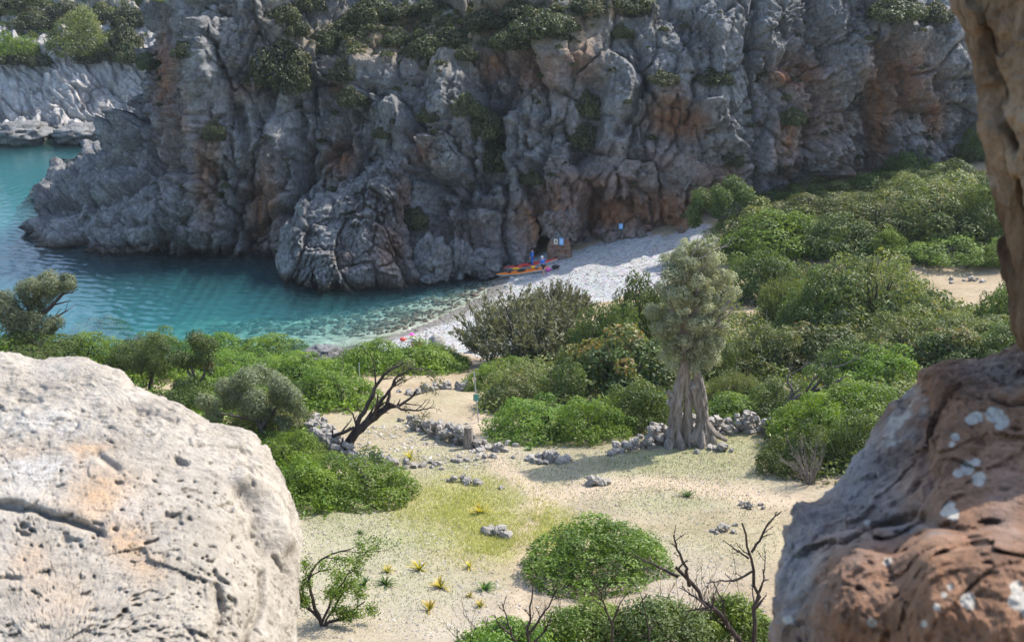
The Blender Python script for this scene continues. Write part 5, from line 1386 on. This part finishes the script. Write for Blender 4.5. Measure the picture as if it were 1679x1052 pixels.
GP = [(700,800,260,70,.35),(1150,880,200,50,.25),(620,930,160,90,.4),(1050,770,220,60,.4),(590,840,120,55,.8),(640,930,110,45,.4),(1120,760,150,32,1),(1180,730,100,30,1),(740,760,130,16,.7),(1100,815,130,28,.7),(650,700,80,20,.5)]
M['weed'] = leaf_material('pale_weeds', (0.10, 0.13, 0.05), (0.17, 0.20, 0.09), (0.25, 0.27, 0.15), .3)
grass('weeds', 'short pale green weeds thinly covering the meadow', 'weeds', [(500,700),(1280,700),(1300,830),(1250,960),(760,1040),(495,1040)], 80000, lambda x, y: np.clip(1.25 * blobs(x, y, GP) + .10, 0, 1), .07, M['weed'], 312, .014)

# undergrowth between the shrubs
def undergrowth(label, poly, n, nclump, seed, mat, hgt=.55):
    rng = np.random.default_rng(seed); c = scatter_pixels(poly, nclump, rng, 28); r = .45 + .75 * rng.random(nclump) ** 1.5; lt = rng.random(nclump)
    k = rng.choice(nclump, n, p=r ** 2 / (r ** 2).sum()); u = unit_sphere(rng, n); u[:, 2] = np.abs(u[:, 2])
    P = c[k] + u * (r[k] * (.6 + .45 * rng.random(n)))[:, None] * np.array([1, 1, hgt]); P[:, 2] = np.maximum(P[:, 2], ground_z(P[:, 0], P[:, 1]) + .02)
    Nn = .5 * u + .8 * unit_sphere(rng, n); Nn[:, 2] += .35; Nn /= np.linalg.norm(Nn, axis=1, keepdims=True)
    V, F_, t = leaves(P, Nn, (.25 * (.7 + .6 * rng.random(n))), .13, np.clip(.55 * lt[k] + .45 * rng.random(n), 0, 1), rng)
    stuff('undergrowth', mesh_np('undergrowth', V, F_, mat, False, {'tint': t}), label, 'undergrowth')
undergrowth('low green ground cover between the shrubs on the left bluff', [(0,560),(110,562),(300,585),(640,590),(750,592),(730,614),(620,616),(560,645),(600,672),(505,690),(510,720),(490,770),(600,800),(560,838),(480,842),(300,700),(100,625),(0,625)], 52000, 1500, 321, M['green'], .75)
undergrowth('low mixed ground cover between the shrubs of the central thicket', [(820,600),(900,570),(1000,540),(1060,500),(1120,470),(1185,448),(1200,520),(1240,530),(1260,470),(1300,440),(1480,430),(1530,505),(1655,510),(1660,600),(1480,720),(1390,790),(1295,785),(1255,690),(1180,690),(1090,690),(1000,726),(840,722),(800,670)], 80000, 2200, 322, M['sage'], .9)
undergrowth('low green ground cover under the shrubs at the cliff foot', [(1180,425),(1235,400),(1260,350),(1400,330),(1560,305),(1655,330),(1660,438),(1500,438),(1440,425),(1250,430)], 46000, 1300, 323, M['deep'], .9)

# sea squill tufts
def squill(seed, mat):
    rng = np.random.default_rng(seed); Vs, Fs, Ts, o = [], [], [], 0
    for i in range(26):
        a = rng.random() * 6.283; L = .7 + .5 * rng.random(); el = .35 + .85 * rng.random(); m = 6; P = []
        for q in np.linspace(0, 1, m): P.append([L * q * math.cos(el) * math.cos(a), L * q * math.cos(el) * math.sin(a), L * (q * math.sin(el) - .42 * q * q * (1.2 - .5 * el))])
        P = np.array(P); wv = np.array([-math.sin(a), math.cos(a), 0]); wd = .055 * np.array([.6, 1, 1, .8, .5, .05])
        V = np.concatenate([P + wv * wd[:, None], P - wv * wd[:, None]]); Vs.append(V); Fs += [(o + j, o + j + 1, o + m + j + 1, o + m + j) for j in range(m - 1)]; o += 2 * m
        Ts.append(np.clip(np.concatenate([np.linspace(.1, .75, m)] * 2) + .5 * (rng.random() - .5) * 1.2, 0, 1))
    return mesh_np('leaves', np.concatenate(Vs), np.array(Fs), mat, False, {'tint': np.concatenate(Ts)})
SQ = [squill(331, M['squill']), squill(332, M['squill']), squill(333, M['squillgreen'])]
for i, (px, py, wd, k, lab) in enumerate([(632,958,36,2,'fresh green leaf tuft nearest the sprawling bush'),(636,938,26,0,'small yellow green leaf tuft behind the fresh green one'),(688,934,36,0,'yellowing leaf tuft at the upper right of the tuft group'),
        (722,964,34,1,'yellowing leaf tuft in the middle of the meadow tuft group'),(794,966,34,2,'green leaf tuft with yellow tips right of the tuft group'),(788,994,24,0,'small yellow green tuft below the green tipped one'),
        (704,1000,34,1,'dry yellow tuft lowest of the tuft group'),(788,842,34,1,'flat dry yellow tuft inside the yellow grass patch'),(770,930,24,1,'withered orange tuft below the yellow grass patch'),
        (1128,814,28,2,'lone green leaf tuft on the right side of the meadow'),(672,752,26,1,'bright yellow tuft by the low stone row'),(590,874,18,2,'small green plant in the left part of the meadow'),
        (812,738,24,2,'green plant at the end of the low stone row'),(868,738,18,2,'small green plant left of the shaded stone heap'),(598,958,30,2,'green leaf tuft touching the sprawling bush'),(770,978,18,0,'tiny pale tuft left of the small yellow green one')]):
    p, D = on_ground(px, py); t = thing('leaf_tuft', lab, 'plant', p, i * 1.7, 'leaf tufts on the dry meadow', (wd * D / FPX / 2 * 1.5,) * 3); link('leaves', SQ[k], t)

# ================================================================== PEOPLE, KAYAKS, SIGNS
M['skin'] = simple_mat('skin', (.50, .30, .21), .5, .35, .08, 20)
M['bluejacket'] = simple_mat('blue_jacket', (.03, .15, .52), .6, .3, .15, 12)
M['darkpants'] = simple_mat('dark_trousers', (.03, .032, .045), .8, .2, .2, 12)
M['whitecap'] = simple_mat('white_cap', (.75, .75, .74), .7, .2, .06, 12)
M['pink'] = simple_mat('pink_cloth', (.80, .10, .42), .7, .2, .1, 12)
M['paleshirt'] = simple_mat('pale_shirt', (.66, .62, .62), .8, .2, .1, 12)
M['hair'] = simple_mat('dark_hair', (.03, .022, .018), .7, .3, .2, 30)
M['eye'] = simple_mat('dark_eye', (.01, .01, .012), .2, .5, .0, 5)

def pose_points(hip=0.0, crouch=False, bend=0.0, armf=0.0, step=0.0):
    """joints of a standing or crouching figure 1.75 m tall, facing +Y"""
    J = {}
    ph = .95 if not crouch else .34
    J['pelvis'] = (0, 0, ph); fb = lambda h: (math.sin(bend) * h, math.cos(bend) * h)
    for n, h in (('spine', .20), ('chest', .42), ('neck', .56), ('head', .68), ('crown', .78)):
        y, z = fb(h); J[n] = (0, y + (.02 if n in ('head', 'crown') else 0), ph + z)
    J['nose'] = (0, J['head'][1] + .115 * math.cos(bend * .5), J['head'][2] - .02 - .05 * math.sin(bend))
    for s, k in ((1, 'r'), (-1, 'l')):
        y, z = fb(.46); sh = (s * .19, y, ph + z); J['sh' + k] = sh
        e = (s * .25, y + .10 * armf + .02, ph + z - .27 + .10 * armf); J['el' + k] = e
        wpt = (s * .22, e[1] + .10 + .16 * armf, e[2] - .22 + .10 * armf); J['wr' + k] = wpt
        J['ha' + k] = (s * .215, wpt[1] + .035 + .05 * armf, wpt[2] - .075 + .04 * armf)
        if crouch:
            J['hi' + k] = (s * .10, 0.02, ph - .02); J['kn' + k] = (s * .16, .40, ph + .12); J['an' + k] = (s * .13, .10, .08); J['to' + k] = (s * .14, .27, .04)
        else:
            J['hi' + k] = (s * .09, 0, ph - .05); J['kn' + k] = (s * .10, .03 + s * step * .5, .50); J['an' + k] = (s * .10, -.03 + s * step, .08); J['to' + k] = (s * .11, .15 + s * step, .04)
    return J
RAD = dict(pelvis=.135, spine=.125, chest=.15, neck=.058, head=.098, crown=.075, nose=.016, sh=.068, el=.047, wr=.032, ha=.036, hi=.092, kn=.062, an=.043, to=.036)
_tmp = []
def skin_mesh(name, pts, edges, rads, mat):
    me = bpy.data.meshes.new(name); me.from_pydata([tuple(p) for p in pts], edges, []); o = bpy.data.objects.new(name, me); COL.objects.link(o)
    sm = o.modifiers.new('s', 'SKIN'); ss = o.modifiers.new('b', 'SUBSURF'); ss.levels = 1; ss.render_levels = 1; sm.use_smooth_shade = True
    for v, r in zip(me.skin_vertices[0].data, rads): v.radius = (r, r)
    me.skin_vertices[0].data[0].use_root = True
    dg = bpy.context.evaluated_depsgraph_get(); nm = bpy.data.meshes.new_from_object(o.evaluated_get(dg)); bpy.data.objects.remove(o); bpy.data.meshes.remove(me)
    nm.name = name; nm.materials.clear(); nm.materials.append(mat); return nm
def person(label, loc, rotz, top, legs, hat, scale=1.0, long_=0.0, bare_legs=False, **kw):
    J = pose_points(**kw); t = thing('person', label, 'person', loc, rotz, None, scale)
    def build(name, chains, grow_, mat, fingers=False):
        idx, pts, rad, ed = {}, [], [], []
        def vid(n):
            if n not in idx: idx[n] = len(pts); pts.append(J[n]); rad.append(RAD.get(n, RAD.get(n[:2], .05)) + grow_)
            return idx[n]
        for ch in chains:
            for a, b in zip(ch[:-1], ch[1:]): ed.append((vid(a), vid(b)))
        if fingers:
            for k, s in (('r', 1), ('l', -1)):
                h = np.array(J['ha' + k]); d = h - np.array(J['wr' + k]); d /= np.linalg.norm(d); side = np.array([0, 1, 0]) - d * d[1]; side /= np.linalg.norm(side)
                for q, (off, L) in enumerate(((-.027, .062), (-.009, .075), (.009, .080), (.027, .070))):
                    a = h + side * off + d * .03; b = a + d * L * .6; c = b + d * L * .3 + np.array([-s * .02, 0, 0])
                    i0 = len(pts); pts.extend([tuple(a), tuple(b), tuple(c)]); rad.extend([.0095, .009, .007]); ed.extend([(idx['ha' + k], i0), (i0, i0 + 1), (i0 + 1, i0 + 2)])
                a = h + side * .035 - d * .02; b = a + side * .025 + d * .035; i0 = len(pts); pts.extend([tuple(a), tuple(b)]); rad.extend([.012, .009]); ed.extend([(idx['ha' + k], i0), (i0, i0 + 1)])
        link(name, skin_mesh(name, pts, ed, rad, mat), t)
    body = [['pelvis', 'spine', 'chest', 'neck', 'head', 'crown'], ['head', 'nose']]
    for k in 'rl': body += [['chest', 'sh' + k, 'el' + k, 'wr' + k, 'ha' + k], ['pelvis', 'hi' + k, 'kn' + k, 'an' + k, 'to' + k]]
    build('body', body, 0, M['skin'], True)
    up = [['pelvis', 'spine', 'chest']] + [['chest', 'sh' + k, 'el' + k, 'wr' + k] for k in 'rl']
    build('jacket', up, .022, top)
    build('trousers', [['pelvis', 'hi' + k, 'kn' + k] + ([] if bare_legs else ['an' + k]) for k in 'rl'], .016, legs)
    hd = np.array(J['head']); th = np.linspace(0, 2 * math.pi, 20, endpoint=False)
    prof = [(.112, -.01), (.118, .03), (.105, .075), (.07, .115), (.002, .13)] if hat[1] == 'cap' else [(.20, .015), (.13, .04), (.118, .06), (.10, .10), (.06, .125), (.002, .132)]
    V = np.array([[r * math.cos(a), r * math.sin(a), z] for a in th for r, z in prof]) + hd
    link(hat[1], mesh_np(hat[1], V, grid_faces(20, len(prof), True), hat[0]), t)
    for s in (-1, 1):
        e = hd + np.array([s * .036, .088, .012]); V = ICO[0] * .013 + e; link('eye', mesh_np('eye', V, ICO[1], M['eye']), t)
    return t
p, D = on_ground(873, 438)
person('person in a long blue jacket standing behind the kayaks near the cliff', p, R(100), M['bluejacket'], M['bluejacket'], (M['hair'], 'cap'), 1.0, armf=.2)
p, D = on_ground(891, 451)
person('person in a blue jacket, dark shorts and white cap standing beside the front kayak', p, R(60), M['bluejacket'], M['darkpants'], (M['whitecap'], 'cap'), 1.0, bare_legs=True, armf=.5, bend=.18, step=.12)
p, D = on_ground(684, 570)
person('crouching person with a pink sun hat on the beach above the bright green shrubs', p, R(75), M['paleshirt'], M['pink'], (M['pink'], 'hat'), 1.05, crouch=True, bend=.55, armf=.6)

def kayak(label, pl_, pr_, decks, length=5.3):
    a, _ = on_ground(*pl_); b, _ = on_ground(*pr_); a[2] = max(a[2], .03); d = b - a; c = (a + b) / 2; rot = math.atan2(d[1], d[0]); pitch = math.atan2(d[2], np.hypot(d[0], d[1]))
    t = thing('kayak', label, 'kayak', c + [0, 0, .09]); t.rotation_euler = Euler((R(15), -pitch, rot))
    u = np.linspace(-1, 1, 41); X = u * length / 2; wd = .34 * np.clip(1 - np.abs(u) ** 2.1, 0, 1) ** .85 + .012; gz = .27 + .10 * np.abs(u) ** 2.4; kz = .26 * np.abs(u) ** 7
    H = []
    for i in range(41):
        for q in np.linspace(-1, 1, 11): H.append((X[i], wd[i] * np.sign(q) * abs(q) ** .75 if q else 0, kz[i] + (gz[i] - kz[i]) * abs(q) ** 2.2))
    link('hull', mesh_np('hull', H, grid_faces(41, 11), M['hullwhite']), t)
    Dk = []
    for i in range(41):
        for q in np.linspace(-1, 1, 9): Dk.append((X[i], (wd[i] + .006) * q, gz[i] + .004 + .075 * (1 - abs(q) ** 1.8) * (1 - .5 * u[i] ** 2)))
    t = link('deck', mesh_np('deck', Dk, grid_faces(41, 9), decks), t)
    th = np.linspace(0, 2 * math.pi, 29); ring = np.stack([.42 * np.cos(th) - .15, .19 * np.sin(th), .365 + 0 * th], -1)
    V, F_ = tube(ring, .022, 6); link('cockpit_rim', mesh_np('cockpit_rim', V, F_, M['blackrubber']), t)
    V = [(-.15, 0, .363)] + [tuple(x) for x in ring[:-1] * [1, .98, .995]]; link('cockpit', mesh_np('cockpit', V, [(0, 1 + j, 1 + (j + 1) % 28) for j in range(28)], M['blackrubber']), t)  # flat black disc stands for the shaded hollow of the seat
    for hx, hw in ((1.35, .15), (-1.35, .16)):
        V = [(hx, 0, .375)] + [(hx + .21 * math.cos(q), hw * math.sin(q), .355) for q in th[:-1]]; link('hatch', mesh_np('hatch', V, [(0, 1 + j, 1 + (j + 1) % 28) for j in range(28)], M['blackrubber']), t)
    for k in (-1, 1):
        V, F_ = tube([(k * .55, -.24, .33), (k * .65, 0, .375), (k * .55, .24, .33)], .008, 5); link('deck_line', mesh_np('deck_line', V, F_, M['blackrubber']), t)
    return t
M['hullwhite'] = simple_mat('white_hull', (.66, .62, .58), .3, .5, .06, 4)
M['orangedeck'] = simple_mat('orange_deck', (.80, .20, .02), .3, .5, .08, 4)
M['reddeck'] = simple_mat('red_deck', (.62, .075, .05), .3, .5, .08, 4)
M['blackrubber'] = simple_mat('black_rubber', (.02, .02, .022), .6, .3, .1, 8)
M['redbag'] = simple_mat('red_drybag', (.45, .02, .025), .5, .4, .12, 8); M['yellowbag'] = simple_mat('yellow_drybag', (.80, .42, .03), .5, .4, .1, 8)
kayak('front kayak with orange deck and white hull at the water edge', (814, 458), (906, 444), M['orangedeck'])
kayak('rear kayak with red deck pulled up behind the orange one', (824, 446), (918, 431), M['reddeck'])
def bag(label, px, py, z, L, r, mat, rot, name='dry_bag'):
    p, D = on_ground(px, py); q = np.linspace(0, 1, 9); rr = r * np.array([.25, .85, 1, 1.02, 1, .98, .9, .5, .22])
    P = np.stack([(q - .5) * L * math.cos(rot), (q - .5) * L * math.sin(rot), 0 * q + r], -1); V, F_ = tube(P, rr, 12); V[:, 2] = r + (V[:, 2] - r) * .85
    t = thing(name, label, 'bag', p + [0, 0, z]); link('bag_body', mesh_np('bag_body', V, F_, mat), t); V, F_ = tube([P[-1], P[-1] + (P[-1] - P[-2]) * .7], [r * .22, r * .4], 8); link('rolled_end', mesh_np('rolled_end', V, F_, mat), t)
bag('dark red dry bag lying across the kayak decks', 862, 444, .40, .75, .17, M['redbag'], .5)
bag('yellow dry bag on the front kayak deck', 847, 449, .38, .8, .12, M['yellowbag'], .2)
bag('second yellow orange bag by the cockpit of the front kayak', 874, 447, .40, .6, .14, M['yellowbag'], .9)
bag('pink gear bag beside the legs of the white capped person', 899, 445, .02, .5, .18, M['pink'], .3, 'gear_bag')
bag('black gear bag at the right end of the kayaks', 911, 441, .02, .8, .2, M['blackrubber'], .6, 'gear_bag')
bag('red bag beside the crouching pink hatted person', 688, 568, .02, .45, .18, M['redbag'], 1.0, 'gear_bag')
bag('orange red bag at the water edge left of the crouching person', 661, 560, .02, .5, .18, M['reddeck'], .2, 'gear_bag')

# boulder with notices at the cliff foot
p, D = on_ground(918, 429)
NB = [(899,432),(898,404),(905,388),(916,381),(929,384),(936,400),(939,430),(930,440),(906,438)]
V, F_, px_, py_ = outline_rock(NB, (918, 410), lambda x, y: D + .9 + 0 * x, .5, 1.2, 120, 40, lambda P, x, y: .16 * fbm(P * 1.3, 4, 441, .6, True) + .10 * facets(P * 1.6, 442, 2.0)[0], 3.0, 1, 10)
t = thing('notice_boulder', 'square brown boulder with two notices at the head of the beach', 'rock', p)
link('rock_body', mesh_np('rock_body', V - np.array(t.location), F_, M['cliff'], True, dict(stain=.75 * sstep(386, 396, py_), soil=0 * px_, wet=0 * px_)), t)
small_rock('rock_block', 'rounded grey block standing over the notice boulder', 921, 392, 58, 62, D + 2.4, M['cliff'], 33, sub_=5, rel=.3, stain_=.35)
def notice(label, px, py, D, w_, h_, mat, mat2, name='notice'):
    c = at(px, py, D); t = thing(name, label, 'sign', c); t.rotation_euler = (R(-6), 0, 0)
    t = link('sheet', box_mesh('sheet', (-w_ / 2, -.012, -h_ / 2), (w_ / 2, .012, h_ / 2), mat), t)
    link('print_block', box_mesh('print_block', (-w_ * .30, -.016, -h_ * .28), (w_ * .30, -.0125, h_ * .30), mat2), t)
    link('post', box_mesh('post', (-.03, .014, -h_ / 2 - .1), (.03, .9, h_ / 2 - .05), M['twig']), t) if False else None
M['sheet'] = simple_mat('cream_sheet', (.62, .57, .46), .5, .4, .05, 3); M['print'] = simple_mat('brown_print', (.30, .27, .21), .6, .3, .25, 9)
M['bluesheet'] = simple_mat('blue_sheet', (.17, .40, .68), .4, .4, .06, 3); M['bluepale'] = simple_mat('pale_blue_print', (.36, .56, .76), .5, .3, .2, 9)
notice('cream paper notice on the square boulder, left of the blue one', 911.5, 396, D - .55, .36, .48, M['sheet'], M['print'])
notice('light blue notice on the square boulder, right of the cream one', 920.5, 396, D - .55, .38, .62, M['bluesheet'], M['bluepale'])
p, Dc = on_surf('cliff', 1018, 371, 6)
notice('small blue sign fixed to the brown cliff above the beach', 1018, 371, Dc - .12, .40, .52, M['bluesheet'], M['bluepale'], 'cliff_sign')

# column stump, poles
p, D = on_ground(768, 734); s = D / FPX; t = thing('column_stump', 'weathered round column stump standing at the end of the dark stone wall', 'column', p)
P = np.array([[0, 0, z] for z in np.linspace(-.1, 37 * s, 14)]); V, F_ = tube(P, np.linspace(8.2, 7.0, 14) * s, 22)
V[:, :2] *= (1 + .07 * fbm(V * 5, 3, 401))[:, None]; top = V[-22:]; V = np.concatenate([V, [[0, 0, top[:, 2].max() + .01]]]); n = len(V) - 1
me = bpy.data.meshes.new('shaft'); me.from_pydata([tuple(v) for v in V], [], [tuple(f) for f in F_] + [(n - 22 + j, n - 22 + (j + 1) % 22, n) for j in range(22)]); me.materials.append(M['olivebark']); link('shaft', me, t)
M['greysteel'] = simple_mat('grey_metal', (.38, .39, .38), .4, .5, .1, 6); M['greenplate'] = simple_mat('green_plate', (.10, .30, .24), .4, .5, .1, 6)
p, D = on_ground(785, 692); s = D / FPX; t = thing('signpost', 'thin leaning pole with a small green plate beside the path', 'pole', p)
V, F_ = tube([(0, 0, -.2), (-7 * s, 0, 88 * s)], .028, 8); link('pole', mesh_np('pole', V, F_, M['greysteel']), t)
q = np.array([-4.0 * s, -.035, 44 * s]); link('plate', box_mesh('plate', q - [.14, .01, .17], q + [.14, .01, .17], M['greenplate']), t)
p, D = on_ground(590, 632); s = D / FPX; t = thing('marker_pole', 'thin pale pole among the bright green shrubs left of the path', 'pole', p)
V, F_ = tube([(0, 0, -.2), (0, 0, 40 * s)], .024, 8); link('pole', mesh_np('pole', V, F_, M['greysteel']), t)
V, F_ = tube([(0, 0, 40 * s - .04), (0, 0, 40 * s + .01)], .034, 8); link('cap', mesh_np('cap', V, F_, M['greysteel']), t)

# low scrub on the sloping cliff top and on the far slope
def slope_scrub(label, V, NN, wgt, n, nclump, seed, mat, rr=(.35, .9), L=.26, W=.15):
    rng = np.random.default_rng(seed); k = rng.choice(len(V), nclump, p=wgt / wgt.sum()); c = V[k]; r = rr[0] + (rr[1] - rr[0]) * rng.random(nclump) ** 1.6; lt = rng.random(nclump)
    q = rng.choice(nclump, n, p=r ** 2 / (r ** 2).sum()); u = unit_sphere(rng, n); u[:, 2] = np.abs(u[:, 2]); P = c[q] + u * (r[q] * (.6 + .45 * rng.random(n)))[:, None] * np.array([1, 1, .8])
    Nn = .5 * u + .8 * unit_sphere(rng, n); Nn[:, 2] += .3; Nn /= np.linalg.norm(Nn, axis=1, keepdims=True)
    A, F_, t = leaves(P, Nn, L * (.7 + .6 * rng.random(n)), W, np.clip(.6 * lt[q] + .4 * rng.random(n), 0, 1), rng); stuff('scrub', mesh_np('scrub', A, F_, mat, False, {'tint': t}), label, 'scrub')
cn = np.abs(grid_normals(CV.reshape(-1, len(zs), 3)).reshape(-1, 3)[:, 2])
w1 = blobs(cpx, cpy, [(x, y, a, b, q) for x, y, a, b, q in SOIL]) ** 2 * sstep(.2, .5, cn) * (cD < 150) * (cpy > -40) * (cpy < 170)
slope_scrub('low olive scrub dotted over the brown slope above the cliff', CV, None, w1, 22000, 300, 501, M['cliffleaf'], (.3, .75))
w1 = sstep(.35, .6, cn) * (cD < 150) * (cpy > -20) * (cpy < 380) * (cpx > 230) * (CV[:, 2] > 5)
slope_scrub('small plants growing on the ledges of the grey cliff', CV, None, w1, 26000, 240, 502, M['cliffleaf'], (.2, .6), .22, .12)
w1 = sstep(11.5, 14, HV[:, 2]) * (hpy > -30) * (hD < 260) * (hpx > -30)
slope_scrub('low scrub covering the slope of the far headland', HV, None, w1, 22000, 260, 503, M['sage'], (.4, 1.1), .34, .2)

# thin sunny sea air over the whole bay
m = bpy.data.materials.new('sea_air'); m.use_nodes = True; ns = m.node_tree.nodes; ns.remove(ns['Principled BSDF'])
pv_ = ns.new('ShaderNodeVolumePrincipled'); pv_.inputs['Color'].default_value = (.86, .93, 1, 1); pv_.inputs['Density'].default_value = 0.00011; pv_.inputs['Anisotropy'].default_value = .3
m.node_tree.links.new(pv_.outputs[0], ns['Material Output'].inputs['Volume'])
hz = link('haze', box_mesh('haze', (-330, -30, -16), (180, 360, 44), m)); hz['kind'] = 'stuff'; tag(hz, 'thin pale sea haze softening the far cliff', 'haze')
